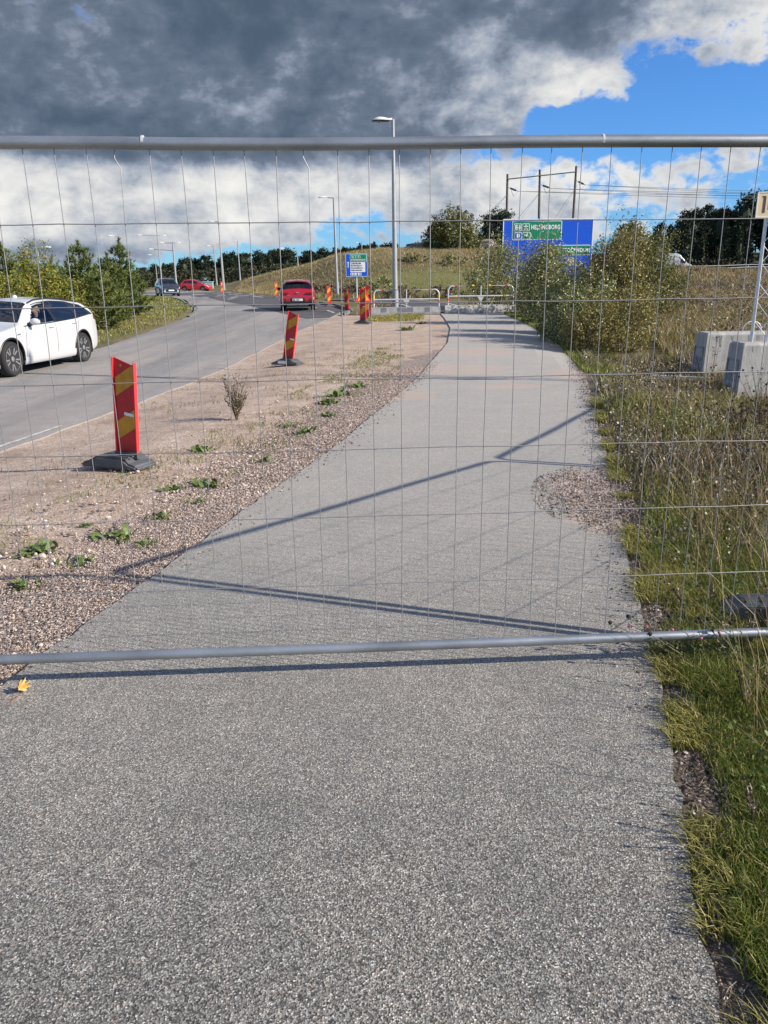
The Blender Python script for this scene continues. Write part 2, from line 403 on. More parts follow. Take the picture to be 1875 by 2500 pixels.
dust = k.math('ADD', dust, k.blob(1.75, 5.5, .5, 1.05, 1.1)); dust = k.math('ADD', dust, k.blob(2.0, 12.0, .7, .5, .7))
dm = k.ramp(k.math('ADD', k.math('MULTIPLY', dust, .8), k.math('ADD', k.math('MULTIPLY', k.noise(2.6, 9, .78), .9), k.math('MULTIPLY', k.noise(38, 4, .8), .35))), [(.98, 0.0), (1.22, .55)])
base = k.mix(dm, base, (.42, .325, .27))
crack = k.ramp(k.voro(.35, 'Distance', 'DISTANCE_TO_EDGE'), [(0, 1.0), (.0035, 0.0)])
k.out(base)
spots = k.ramp(k.voro(3.1, 'Distance'), [(0, .45), (.022, .55), (.035, 1.0)])
base = k.mix(1.0, base, spots, 'MULTIPLY')
hair = k.ramp(k.noise(9, 8, .8), [(.28, .82), (.36, 1.0)]); base = k.mix(1.0, base, hair, 'MULTIPLY'); k.out(base)
bn = k.bump(k.math('ADD', k.voro(235, 'Distance'), k.math('MULTIPLY', k.noise(60, 3), .6)), .55, .003)
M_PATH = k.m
# road surface, finer, with sandy wheel tracks
k = nodes_of('road_asphalt')
sc_ = k.nt.nodes.new('ShaderNodeSeparateColor'); k.nt.links.new(k.voro(110), sc_.inputs[0])
ch = k.ramp(sc_.outputs[0], [(0, (.12, .12, .12)), (.5, (.21, .208, .20)), (1, (.36, .35, .335))])
mp2 = k.nt.nodes.new('ShaderNodeMapping'); mp2.inputs['Scale'].default_value = (1.3, .07, 1); mp2.inputs['Location'].default_value = (3, 7, 0); mp2.inputs['Rotation'].default_value = (0, 0, .02); k.nt.links.new(k.vec, mp2.inputs[0])
mp = k.nt.nodes.new('ShaderNodeMapping'); mp.inputs['Scale'].default_value = (1.0, .12, 1); mp.inputs['Rotation'].default_value = (0, 0, .05); k.nt.links.new(k.vec, mp.inputs[0])
trk = k.ramp(k.noise(.8, 6, .6, mp.outputs[0]), [(.40, 0.0), (.58, 1.0)])
base = k.mix(k.math('MULTIPLY', trk, .6), ch, (.34, .305, .275))
drk = k.ramp(k.noise(.55, 5, .6, mp2.outputs[0]), [(.46, 0.0), (.60, .55)])
base = k.mix(drk, base, (.13, .13, .132))
base = k.mix(1.0, base, k.ramp(k.noise(3, 6, .7), [(.3, (.86, .86, .87)), (.7, (1.1, 1.09, 1.08))]), 'MULTIPLY')
k.out(base); k.bump(k.voro(110, 'Distance'), .4, .003); M_ROAD = k.m
k = nodes_of('new_asphalt', .8)
base = k.mix(1.0, k.ramp(k.noise(40, 4, .7), [(.3, (.055, .056, .06)), (.7, (.10, .10, .105))]), k.ramp(k.noise(.6, 5, .6), [(.3, (.85, .85, .85)), (.7, (1.35, 1.3, 1.25))]), 'MULTIPLY')
k.out(base); k.bump(k.noise(90, 3), .3, .003); M_NEW = k.m
# sandy verge
k = nodes_of('sandy_dirt', .95)
n1 = k.ramp(k.noise(1.6, 9, .72), [(.3, (.25, .185, .145)), (.44, (.36, .28, .22)), (.56, (.42, .335, .27)), (.72, (.50, .415, .34))])
n2 = k.ramp(k.noise(14, 6, .75), [(.3, (.72, .71, .70)), (.7, (1.2, 1.19, 1.18))])
base = k.mix(1.0, n1, n2, 'MULTIPLY')
sp = k.nt.nodes.new('ShaderNodeSeparateColor'); k.nt.links.new(k.voro(70), sp.inputs[0])
st = k.ramp(sp.outputs[0], [(0, (.6, .6, .6)), (.25, (1, 1, 1)), (.8, (1, 1, 1)), (1, (1.6, 1.6, 1.6))])
base = k.mix(1.0, base, st, 'MULTIPLY'); k.out(base)
k.bump(k.math('ADD', k.noise(22, 6, .7), k.math('MULTIPLY', k.voro(70, 'Distance'), .5)), .7, .012); M_DIRT = k.m
# crushed granite bed under the loose stones
k = nodes_of('gravel_bed', .9)
sp = k.nt.nodes.new('ShaderNodeSeparateColor'); k.nt.links.new(k.voro(75), sp.inputs[0])
base = k.ramp(sp.outputs[0], [(0, (.14, .11, .09)), (.35, (.31, .24, .20)), (.7, (.46, .37, .31)), (1, (.66, .57, .50))])
base = k.mix(1.0, base, k.ramp(k.voro(75, 'Distance', 'DISTANCE_TO_EDGE'), [(0, .25), (.15, 1.0)]), 'MULTIPLY')
k.out(base); k.bump(k.voro(75, 'Distance'), .9, .01); M_GRAVB = k.m
# meadow soil and thatch
k = nodes_of('meadow_soil', .95)
a = k.ramp(k.noise(.35, 7, .65), [(.3, (.085, .085, .030)), (.5, (.155, .130, .062)), (.7, (.235, .185, .10))])
b_ = k.ramp(k.noise(9, 6, .75), [(.3, (.55, .55, .55)), (.7, (1.35, 1.35, 1.3))])
base = k.mix(1.0, a, b_, 'MULTIPLY')
green = k.math('ADD', k.blob(3, 71, 9, 4.5, 1.0), k.blob(14, 70, 7, 4, .6))
gm = k.ramp(k.math('ADD', k.math('MULTIPLY', green, .75), k.math('MULTIPLY', k.noise(.5, 5), .5)), [(.5, 0.0), (.75, 1.0)])
base = k.mix(gm, base, (.15, .145, .055)); k.out(base)
k.bump(k.noise(12, 6, .75), 1.0, .05); M_SOIL = k.m
k = nodes_of('verge_soil', .95)
a = k.ramp(k.noise(18, 6, .7), [(.3, (.055, .044, .034)), (.52, (.13, .105, .08)), (.7, (.26, .22, .18))])
k.out(a); k.bump(k.noise(50, 5, .7), .9, .012); M_VSOIL = k.m
M_WLINE = mat('worn_white_paint', (.50, .49, .47), .7, var=.3, scale=9)
M_KERB = mat('granite_kerb', (.17, .165, .16), .8, var=.2, scale=12, bump=.3)

# ------------------------------------------------------------------ ground sheet
PATH_L = [(-2.4, -2.5), (-1.75, 2.2), (-1.6, 2.89), (-1.32, 4.08), (-1.04, 5.35), (-.5, 7.57), (.58, 13.17), (1.75, 20.8), (2.35, 27.0), (2.65, 33.7), (2.75, 37.4)]
PATH_R = [(.25, -2.5), (.66, .8), (.73, 1.32), (.88, 1.88), (1.12, 2.8), (1.38, 4.0), (1.7, 5.3), (2.27, 7.87), (3.55, 13.6), (4.73, 20.8), (5.16, 27.0), (5.44, 33.7), (5.6, 37.4)]
def pathL(y): return np.interp(y, [p[1] for p in PATH_L], [p[0] for p in PATH_L])
def pathR(y): return np.interp(y, [p[1] for p in PATH_R], [p[0] for p in PATH_R])
ROAD_L = [(-12.5, -2.5), (-11.5, 6), (-10.4, 13), (-8.7, 18.3), (-7.75, 21.2), (-8.2, 27), (-8.75, 35), (-10.5, 46), (-13, 54), (-19.5, 71), (-30, 85), (-48, 99), (-75, 113)]
ROAD_R = [(-5.3, -2.5), (-4.6, 6), (-3.72, 12.5), (-3.3, 18.3), (-3.15, 21.5), (-2.9, 27), (-2.2, 34.8), (-1.9, 41), (-3.4, 48), (-6.0, 58), (-9.3, 69), (-14, 84), (-20, 101), (-34, 120), (-62, 138)]
def roadR(y): return np.interp(y, [p[1] for p in ROAD_R], [p[0] for p in ROAD_R])
def roadL(y): return np.interp(y, [p[1] for p in ROAD_L], [p[0] for p in ROAD_L])
def axis(lo, hi, fine_lo, fine_hi, step, g):
    a = list(np.arange(fine_lo, fine_hi, step)); s = step
    while a[-1] < hi: s *= g; a.append(a[-1] + s)
    s = step; b = []; c = fine_lo
    while c > lo: s *= g; c -= s; b.append(c)
    return np.array(b[::-1] + a)
gx = axis(-2500, 2500, -14, 14, .3, 1.045); gy = axis(-300, 4000, -3, 34, .3, 1.03)
GX, GY_ = np.meshgrid(gx, gy)
GZ_ = zt(GX, GY_)
def poly_x(P, Y_):
    return np.interp(Y_, [p[1] for p in P], [p[0] for p in P])
in_path = sstep(-.25, .1, GX - poly_x(PATH_L, GY_)) * (1 - sstep(-.1, .12, GX - poly_x(PATH_R, GY_))) * (1 - sstep(38, 39, GY_))
in_road = sstep(-.5, .5, GX - poly_x(ROAD_L, GY_)) * (1 - sstep(-.5, .5, GX - poly_x(ROAD_R, GY_))) * (1 - sstep(138, 150, GY_))
in_verge = sstep(-.5, .5, GX - poly_x(ROAD_R, GY_)) * (1 - sstep(-.1, .2, GX - poly_x(PATH_L, GY_))) * (1 - sstep(38, 42, GY_))
in_cross = sstep(-6, -5, GX) * (1 - sstep(6, 7, GX)) * sstep(35, 38, GY_) * (1 - sstep(66, 68, GY_))
sink = np.clip(in_path + in_road + in_verge, 0, 1)
GZ_ = GZ_ - .12 * sink * (1 + sstep(30, 80, GY_)) - .06 * np.clip(in_cross - sink, 0, 1)
a, b = GX.shape; idx = np.arange(a * b).reshape(a, b)
F = np.stack([idx[:-1, :-1], idx[:-1, 1:], idx[1:, 1:], idx[1:, :-1]], -1).reshape(-1, 4)
ground = link('ground', mesh_np('ground', np.stack([GX, GY_, GZ_], -1).reshape(-1, 3), F, M_SOIL, True)); ground['kind'] = 'structure'
PYS = sorted({p[1] for p in PATH_L} | {p[1] for p in PATH_R})
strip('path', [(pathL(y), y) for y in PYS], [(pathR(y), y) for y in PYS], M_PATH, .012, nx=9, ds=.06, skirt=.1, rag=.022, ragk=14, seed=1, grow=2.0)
VR = [(pathL(y) + .15, y) for y in (-2.5, 2, 4, 6, 8, 10, 13, 16, 20, 24, 28, 32, 36.6)]
VL = [(roadR(y) - .6, y) for _, y in VR]
strip('sandy_verge', VL, VR, M_DIRT, -.022, nx=14, ds=.3, skirt=0, rag=0)
GL = [(pathL(y) - w, y) for y, w in ((-2.5, .9), (2, .85), (4, .7), (5.5, .6), (6.5, .6), (9.8, .85), (13.6, .9), (16.7, .5), (19, .2))]
GR = [(pathL(y) + .1, y) for _, y in GL]
strip('gravel_shoulder', GL, GR, M_GRAVB, -.018, nx=8, ds=.12, skirt=.004, rag=.28, ragk=2.2, seed=4)
strip('road', ROAD_L, ROAD_R, M_ROAD, -.004, nx=12, ds=.3, skirt=.03, rag=.07, ragk=3, seed=2)
NA_L = [(-3.2, 34.3), (-3.9, 36), (-6.2, 43), (-8.4, 50), (-12, 60), (-17.5, 74), (-25.5, 90), (-40, 106), (-66, 122)]
NA_R = [(-2.25, 35.0), (-1.95, 41), (-3.45, 47.8), (-5.2, 54.5), (-7.7, 63), (-12.6, 79), (-19, 98), (-34, 119.5), (-62, 137.5)]
strip('new_asphalt_lane', NA_L, NA_R, M_NEW, .008, nx=6, ds=.5, skirt=.02, rag=.02, seed=3)
strip('cycle_path_beyond', [(2.1, 38.9), (1.9, 42), (1.0, 50), (-.9, 56), (-4.2, 59)], [(5.5, 38.9), (4.9, 42), (4.3, 51), (2.6, 58), (-3.6, 62.5)], M_NEW, .010, nx=6, ds=.5, skirt=.03, seed=6)
# soil strip along the right edge of the path
strip('bare_soil_edge', [(pathR(y) - .10, y) for y in (-2, 0, 2, 4, 6, 8, 11, 14, 18)], [(pathR(y) + w, y) for y, w in ((-2, .17), (0, .15), (2, .13), (4, .15), (6, .4), (8, .55), (11, .3), (14, .2), (18, .15))], M_VSOIL, -.005, nx=6, ds=.1, skirt=.03, rag=.05, ragk=6, seed=8)
def paint(name, pts, w, off=.016, m=None):
    P = [np.array(p, float) for p in pts]; L_ = []; R_ = []
    for i, p in enumerate(P):
        t = P[min(i + 1, len(P) - 1)] - P[max(i - 1, 0)]; t /= np.linalg.norm(t); n = np.array([-t[1], t[0]])
        L_.append(p + n * w / 2); R_.append(p - n * w / 2)
    return strip(name, L_, R_, m or M_WLINE, off, nx=2, ds=.4, skirt=0)
paint('painted_line', [(-4.66, 6.9), (-4.40, 8.6), (-4.22, 10)], .055, .003)
paint('painted_line', [(2.2, 39.2), (2.0, 42), (1.15, 50), (-.7, 55.6), (-4.0, 58.8)], .14)
paint('painted_line', [(5.2, 39.2), (4.7, 42), (4.1, 51), (2.4, 57.6), (-3.4, 62.2)], .14)
for a_, b_2 in (((-6.6, 57.0), (-7.8, 61)), ((-10, 67.5), (-11.6, 72)), ((-15, 79.8), (-17, 85)), ((-21, 93), (-24, 98))):
    paint('painted_dash', [a_, b_2], .18)
for a_, b_2 in (((-3.6, 44.0), (-4.4, 48.5)), ((-2.3, 38.5), (-2.8, 41)), ((-1.75, 36.0), (-1.95, 37.2))):
    paint('painted_dash', [a_, b_2], .14)
# curved kerb of the traffic island and of the grass island
def kerb(name, pts, w=.12, h=.1):
    L_, R_ = [], []; P = [np.array(p, float) for p in pts]
    for i, p in enumerate(P):
        t = P[min(i + 1, len(P) - 1)] - P[max(i - 1, 0)]; t /= np.linalg.norm(t); n = np.array([-t[1], t[0]])
        L_.append(p + n * w / 2); R_.append(p - n * w / 2)
    return strip(name, L_, R_, M_KERB, h, nx=3, ds=.3, skirt=h + .05)
kerb('island_kerb', [(-1.75, 36.3), (-1.5, 41), (-2.6, 47), (-4.0, 52)])
kerb('road_kerb', [(-8.9, 36.5), (-9.4, 40), (-10.7, 46), (-13.3, 54), (-19.8, 71), (-30.2, 85)], .14, .05)
# ------------------------------------------------------------------ temporary fence
M_GALV = mat('galvanised_tube', (.33, .355, .375), .42, .75, var=.22, scale=9, bump=.08, bscale=60, stretch=(.35, 1, 1))
M_WIRE = mat('galvanised_wire', (.24, .24, .245), .5, .35, var=.15, scale=30)
M_GALV2 = mat('weathered_galvanised_steel', (.48, .50, .51), .5, .2, var=.15, scale=5, bump=.08)
def rounded_rail(p0, p1, z0, z1, r=.12):
    """points of an inverted U: up at p0, over, down at p1"""
    P = []
    d = Vector((p1[0] - p0[0], p1[1] - p0[1], 0)).normalized()
    a0, a1 = Vector((p0[0], p0[1], z0)), Vector((p1[0], p1[1], z0))
    P.append(a0)
    for k in range(0, 7):
        w = PI / 2 * k / 6; P.append(Vector((p0[0], p0[1], z1 - r)) + d * (r - r * math.cos(w)) + Vector((0, 0, r * math.sin(w))))
    for k in range(0, 7):
        w = PI / 2 * k / 6; P.append(Vector((p1[0], p1[1], z1 - r)) - d * (r - r * math.sin(w)) + Vector((0, 0, r * math.cos(w))))
    P.append(a1); return P
def fence_panel(p0, p1, label, zb=.14, ztp=2.067, wires=True, bent=()):
    A, B = Vector((p0[0], p0[1], 0)), Vector((p1[0], p1[1], 0)); d = (B - A).normalized(); Ln = (B - A).length
    t = empty('temporary_fence', A, 0, label, 'fence', 'temporary fence panels')
    def W(s, z): q = d * s; return Vector((q.x, q.y, z))
    r = .021; n_ = Vector((-d.y, d.x, 0))
    rg = random.Random(int(p0[0] * 100))
    top = [W(.10 + (Ln - .2) * k / 12, ztp + (.003 * math.sin(k * .9) - .006 * math.sin(PI * k / 12))) for k in range(13)]
    MB().tube(top, r, 14).build('top_rail', M_GALV, t, True)
    MB().tube([W(.02, zb), W(Ln * .5, zb - .004), W(Ln - .02, zb)], r, 14).build('bottom_rail', M_GALV, t, True)
    for s0, sg in ((0, 1), (Ln, -1)):
        pts = [W(s0, .02), W(s0, ztp - .12)]
        for k in range(1, 6):
            w = PI / 2 * k / 5; pts.append(W(s0 + sg * (.1 - .1 * math.cos(w)), ztp - .1 + .1 * math.sin(w)))
        MB().tube(pts, r, 12).build('post', M_GALV, t, True)
    if wires:
        n = int(Ln / .1045); wm = None
        for i in range(1, n):
            s = i * Ln / n; x = A.x + d.x * s
            j = [rg.uniform(-.0025, .0025) for _ in range(6)]
            if i in bent: pts = [W(s - .012, ztp - .01), W(s - .014, ztp - .05), W(s + .004, ztp - .085)]
            else: pts = [W(s + j[5], ztp - .01)]
            for q, z in enumerate((1.805, 1.525, 1.25, .98, .71, .42)): pts.append(W(s + j[q], z) + n_ * .004)
            pts.append(W(s, zb))
            MB().tube(pts, .0016, 5, cap=False).build('vertical_wire', M_WIRE, t, True)
        for z in (1.805, 1.525, 1.25, .98, .71, .42):
            pts = [W(Ln * k / 24, z + rg.uniform(-.0025, .0025)) for k in range(25)]
            MB().tube(pts, .0019, 5, cap=False).build('horizontal_wire', M_WIRE, t, True)
    for s in (.35, 1.05, Ln - .9):
        MB().tube([W(s, ztp - .0), W(s + .008, ztp)], r + .0005, 14).build('weld_band', M_GALV2, t)
    return t
FY = lambda x: 2.925 + .0515 * x
fence_panel((-1.86, FY(-1.86)), (1.68, FY(1.68)), 'galvanised wire mesh fence panel standing across the path in the foreground', bent=(9, 15))
fence_panel((1.72, FY(1.72) + .05), (4.3, 5.78), 'galvanised wire mesh fence panel turning away from the path at the right', .12, 2.02)
fence_panel((4.34, 5.84), (6.1, 8.85), 'galvanised wire mesh fence panel farthest along the right side of the path', .12, 2.02)
M_RUB = mat('dark_grey_recycled_plastic', (.075, .08, .085), .55, var=.25, scale=8, bump=.35, bscale=40)
def fence_foot(x, y, rz, label):
    t = empty('fence_foot', (x, y, Z1(x, y) + .005), rz, label, 'fence foot', 'fence feet')
    poly = [(-.36, 0), (-.33, .045), (-.24, .10), (-.05, .125), (.05, .125), (.24, .10), (.33, .045), (.36, 0)]
    MB().prism(poly, -.11, .11).build('foot_body', M_RUB, t, bevel=.008)
    mr_ = mat('black_recess', (.015, .015, .015), .8)
    for i in (-.22, -.12, .12, .22): MB().box((i, 0, .104 if abs(i) < .2 else .092), (.05, .1, .022)).build('foot_recess', mr_, t)
    MB().box((0, 0, .128), (.12, .08, .02)).build('post_socket', M_RUB, t)
    return t
ff_ = fence_foot(1.95, 3.44, -.28, 'dark grey plastic fence foot lying in the grass beside the bottom rail')
ff_.scale = (.85, .85, .72)
fence_foot(4.32, 5.81, .6, 'dark grey plastic fence foot under the joint of the two right hand fence panels')

# ------------------------------------------------------------------ concrete blocks with the lattice mast
M_CONC = mat('pale_concrete', (.27, .265, .25), .9, var=.2, scale=3.5, bump=.4, bscale=30, col2=(.43, .42, .39), stretch=(1.6, 1.6, .5))
M_CONCD = mat('stained_concrete', (.16, .165, .16), .9, var=.25, scale=5, bump=.4, bscale=30, col2=(.34, .335, .32))
M_LET = mat('concrete_relief', (.27, .27, .26), .9, var=.2, scale=12)
def block(x, y, rz, label, Lx=1.75, hasloop=True, ww=.55, hh=.86):
    z = Z1(x, y)
    t = empty('concrete_block', (x, y, z - .02), rz, label, 'concrete block', 'concrete ballast blocks behind the fence')
    # body: long box, slightly narrower at the top, with a bevelled rim; x=0 is its left end
    bb = MB()
    V = []
    for zz, ins in ((0, 0), (hh - .035, .035), (hh, .065)):
        V += [(ins, -ww / 2 + ins, zz), (Lx - ins, -ww / 2 + ins, zz), (Lx - ins, ww / 2 - ins, zz), (ins, ww / 2 - ins, zz)]
    Fc = [(3, 2, 1, 0), (8, 9, 10, 11)] + [(b0 + i, b0 + (i + 1) % 4, b0 + 4 + (i + 1) % 4, b0 + 4 + i) for b0 in (0, 4) for i in range(4)]
    bb.add(V, Fc); bb.build('block_body', M_CONC, t, bevel=.006)
    sl = .035 / (hh - .035)
    rs_ = random.Random(int(x * 10))
    for i in range(7):      # dark run-off streaks below the rim
        xs, ws, hs = rs_.uniform(.15, Lx - .2), rs_.uniform(.02, .07), rs_.uniform(.06, .22); y_ = -ww / 2 + .004
        zt0 = hh - .045; f_ = lambda z: -ww / 2 + sl * z - .0025
        MB().add([(xs, f_(zt0), zt0), (xs + ws, f_(zt0), zt0), (xs + ws * .75, f_(zt0 - hs), zt0 - hs), (xs + ws * .3, f_(zt0 - hs * .8), zt0 - hs * .8)], [(0, 1, 2, 3)]).build('runoff_stain', M_CONCD, t)
    # recessed plate with raised letters on the left end
    pz0, pz1, py_ = .20, .60, .17
    f = MB()
    for (y0, y1, z0, z1) in ((-py_, py_, pz1, pz1 + .018), (-py_, py_, pz0 - .018, pz0), (-py_ - .018, -py_, pz0 - .018, pz1 + .018), (py_, py_ + .018, pz0 - .018, pz1 + .018)):
        xa = -.006 + sl * (z0 + z1) / 2
        f.box((xa, (y0 + y1) / 2, (z0 + z1) / 2), (.012, y1 - y0, z1 - z0))
    f.build('plate_frame', M_CONCD, t)
    text('raised_lettering', 'BLC', .20, M_LET, t, (-.004 + sl * .3, .155, .30), (PI / 2, 0, -PI / 2), .004, .006)
    if hasloop:
        pts = [Vector((.92 + .17 * math.cos(PI - PI * k / 12), 0, hh - .02 + .20 * math.sin(PI * k / 12) ** .8)) for k in range(13)]
        MB().tube(pts, .011, 8).build('lifting_loop', M_GALV2, t, True)
    return t
pA = at(1793, 972); pB = at(1706, 908)
blockA = block(5.28, 11.75, .0, 'pale concrete block nearest the fence with streaked front and the lattice mast on top', 1.8, False)
blockB = block(5.66, 14.0, .01, 'pale concrete block with a lifting loop behind the other one', 1.8, True)
# lattice mast
M_MAST = mat('mast_galvanised', (.60, .61, .62), .42, .6, var=.12, scale=10)
mx, my = 5.66, 11.86; mz = Z1(5.28, 11.75) - .02 + .86
mast = empty('lattice_mast', (mx, my, mz), .15, 'galvanised triangular lattice mast standing on the front concrete block', 'mast')
R3 = .145; legs = [Vector((R3 * math.cos(a), R3 * math.sin(a), 0)) for a in (PI * .5, PI * (.5 + 2 / 3), PI * (.5 + 4 / 3))]
HM = 5.2
for l in legs: MB().tube([l, l + Vector((0, 0, HM))], .017, 8).build('mast_leg', M_MAST, mast, True)
for i in range(3):
    a_, b_ = legs[i], legs[(i + 1) % 3]; q = 0; z = .05
    while z < HM - .3:
        p, r_ = (a_, b_) if q % 2 == 0 else (b_, a_)
        MB().tube([p + Vector((0, 0, z)), r_ + Vector((0, 0, z + .27))], .006, 5).build('mast_brace', M_MAST, mast, True); z += .27; q += 1
MB().tube([(0, 0, HM - .1), (0, 0, HM + 2.3)], [.075, .07], 10).build('mast_top_tube', M_MAST, mast, True)
M_BEIGE = mat('beige_painted_board', (.74, .60, .36), .5, var=.05, scale=2); M_WHITE = mat('white_paint', (.78, .78, .76), .45); M_BROWN = mat('dark_brown_print', (.07, .04, .035), .6)
bd = empty('company_board', (5.31, 11.62, 2.405), 0, 'beige board with brown letters fixed high on the lattice mast, cut by the right edge', 'board', rot=(0, 0, -.05))
MB().box((.45, 0, .195), (.90, .012, .39)).build('board_panel', M_BEIGE, bd)
rim = MB()
for (x0, x1, z0, z1) in ((0, .9, 0, .016), (0, .9, .374, .39), (0, .014, .016, .374), (.886, .9, .016, .374)): rim.box(((x0 + x1) / 2, -.008, (z0 + z1) / 2), (x1 - x0, .006, z1 - z0))
rim.build('board_rim', M_WHITE, bd)
mk = MB(); mk.box((.105, -.008, .20), (.032, .004, .25)); mk.box((.085, -.008, .317), (.03, .004, .016)); mk.build('bracket_mark', M_BROWN, bd)
text('lettering', 'E', .235, M_BROWN, bd, (.155, -.008, .135), (PI / 2, 0, 0), .002, .008)
text('small_print', 'B', .04, M_BROWN, bd, (.20, -.008, .075), (PI / 2, 0, 0), .001, 0)
bd.scale = (1, 1, .88)
# metal beam lying in the grass
pb = at(1580, 935)
mb_ = MB(); mb_.box((.5, 0, .05), (1.1, .07, .02)); mb_.box((.5, .035, .03), (1.1, .012, .06)); mb_.box((.5, -.035, .03), (1.1, .012, .06))
ob = mb_.build('steel_channel', M_GALV2); ob.location = pb + Vector((0, 0, .08)); ob.rotation_euler = (0, .03, -.25)
tag(ob, 'short pale steel channel lying in the weeds left of the concrete blocks', 'steel beam')
# ------------------------------------------------------------------ delineator beacons
M_RED = mat('red_reflective_sheet', (.42, .010, .013), .42, var=.22, scale=9, detail=8)
M_AMB = mat('yellow_reflective_sheet', (.52, .25, .010), .42, var=.2, scale=9, detail=8)
M_REDF = mat('fluorescent_red_plastic', (.85, .045, .05), .4)
M_STICK = mat('white_sticker', (.72, .72, .70), .5)
def clip_poly(P, lo, hi):
    """clip polygon (x,z) to lo<=z<=hi"""
    for sgn, lim in ((1, lo), (-1, -hi)):
        out = []
        for i in range(len(P)):
            a, b = P[i], P[(i + 1) % len(P)]; fa, fb = sgn * a[1] - lim, sgn * b[1] - lim
            if fa >= 0: out.append(a)
            if (fa >= 0) != (fb >= 0):
                t = fa / (fa - fb); out.append((a[0] + (b[0] - a[0]) * t, a[1] + (b[1] - a[1]) * t))
        P = out
        if not P: break
    return P
def beacon(px, py, rz, label, H=1.0, lean=0.0, pos=None, W=.22, sticker=True, foot=True, slip=False):
    p = Vector((pos[0], pos[1], Z1(*pos))) if pos else at(px, py)
    t = empty('road_beacon', p, rz, label, 'beacon', 'red and yellow road beacons')
    b0 = .10; L = Matrix.Translation((0, 0, b0)) @ Matrix.Rotation(lean, 4, 'Y')
    w = W / 2
    top = lambda x: H - .06 * (x + w) / W
    outline = [(-w, 0), (w, 0), (w, top(w)), (-w, top(-w))]
    MB().prism(outline, -.004, .004, L).build('plate', M_RED, t)
    st = MB(); dz = .19 * H; kk = .145 * H / W
    for z0 in (.16 * H, .61 * H):
        P = [(-w + .012, z0 + (-w) * kk + w * kk), (w - .012, z0 + 2 * w * kk), (w - .012, z0 + 2 * w * kk + dz), (-w + .012, z0 + dz)]
        P = clip_poly(P, 0, H - .06)
        if len(P) > 2: 
            st.prism(P, -.0075, -.0045, L); st.prism(P, .0045, .0075, L)
    st.build('yellow_stripes', M_AMB, t)
    fl = MB()
    for s in (-1, 1): fl.box((s * (w + .004), -.004, H / 2 - .0), (.010, .036, top(s * w) - .0), L)
    fl.build('side_flange', M_REDF, t)
    if sticker:
        MB().box((.005, -.010, H * .44), (.105, .003, .028), L @ Matrix.Rotation(.09, 4, 'Y')).build('sticker', M_STICK, t)
        MB().add([(-.03 + .013 * math.cos(a * PI / 6), -.0085, H - .065 + .013 * math.sin(a * PI / 6)) for a in range(12)], [tuple(range(12))], L).build('reflector_dot', M_AMB, t)
    if foot:
        FS = Matrix.Translation((-.10 if H < .95 else 0, 0, 0))
        poly = [(-.36, 0), (-.33, .04), (-.25, .06), (-.15, .11), (.15, .11), (.21, .06), (.29, .04), (.32, 0)]
        ft = MB().prism(poly, -.15, .15, FS).build('rubber_foot', M_RUB, t, bevel=.018)
        rib = MB()
        for i in range(4): rib.box((0, -.13 + .055 * i, .117), (.24, .022, .014))
        rib.build('foot_rib', M_RUB, ft)
        if slip: MB().box((-.06, -.152, .055), (.2, .004, .06)).build('foot_label', M_STICK, ft)
        MB().box((0, 0, .11), (W + .03, .06, .06)).build('socket', M_RUB, ft)
    return t
bA = beacon(0, 0, -.40, 'nearest red and yellow beacon on a dark rubber foot left of the path', .885, .075, pos=(-2.34, 6.92), W=.225)
bB = beacon(0, 0, -.42, 'leaning red and yellow beacon with a white label on its foot by the road edge', .98, .19, pos=(-1.96, 16.3), slip=True)
bC = beacon(0, 0, -.40, 'upright beacon with white sticker in front of the roadworks triangle', 1.18, 0, pos=(atY(885, 30.2).x, 30.2))
# group of farther beacons, facing the sunlit side
beacon(0, 0, -.15, 'beacon just behind the triangle sign, mostly hidden by another beacon', 1.25, .04, pos=(atY(897, 34.0).x, 34.0), sticker=False)
beacon(0, 0, .50, 'beacon with broad pale yellow stripes left of the triangle sign', 1.0, -.05, pos=(atY(846, 39.5).x, 39.5), sticker=False)
beacon(0, 0, .45, 'beacon right of the red car beside the lamp post', 1.05, -.03, pos=(atY(803, 46.0).x, 46.0), sticker=False)
beacon(0, 0, .55, 'beacon at the far lane edge just left of the red car', 1.15, -.02, pos=(atY(674, 66.0).x, 66.0), sticker=False)
beacon(0, 0, .55, 'beacon beside the lamp post at the bend of the road', 1.2, 0, pos=(atY(541, 81.0).x, 81.0), sticker=False)
beacon(0, 0, .55, 'beacon standing between the dark car and the young pine trees', 1.1, 0, pos=(atY(346, 98.0).x, 98.0), sticker=False)
beacon(0, 0, .55, 'beacon just right of the dark car', 1.1, 0, pos=(atY(426, 90.0).x, 90.0), sticker=False)
beacon(0, 0, .45, 'beacon seen over the right mirror of the red car', 1.1, 0, pos=(atY(765, 61.0).x, 61.0), sticker=False)

# roadworks triangle
M_SIGNY = mat('sign_yellow', (.80, .42, .01), .4); M_BLACK = mat('sign_black', (.012, .012, .014), .5)
tp = atY(886, 33.0) + Vector((0, 0, .36))
tri = empty('roadworks_sign', tp, 0, 'red edged yellow warning triangle standing behind the beacon', 'road sign', rot=(0, 0, .12))
def tripoly(s, z0): return [(-s / 2, z0), (s / 2, z0), (0, z0 + s * .866)]
s_ = .68
MB().prism(tripoly(s_, .34), -.008, .008).build('red_border', M_REDF, tri)
MB().prism(tripoly(s_ * .70, .34 + s_ * .087), -.016, -.010).build('yellow_field', M_SIGNY, tri)
man = MB(); man.box((-.01, -.019, .50), (.05, .004, .13), None); man.box((.06, -.019, .50), (.12, .004, .025), None); man.add([(.04 + .09 * c, -.0185, .44 + .05 * s) for c, s in ((-1, 0), (1, 0), (0, 1))], [(0, 1, 2)])
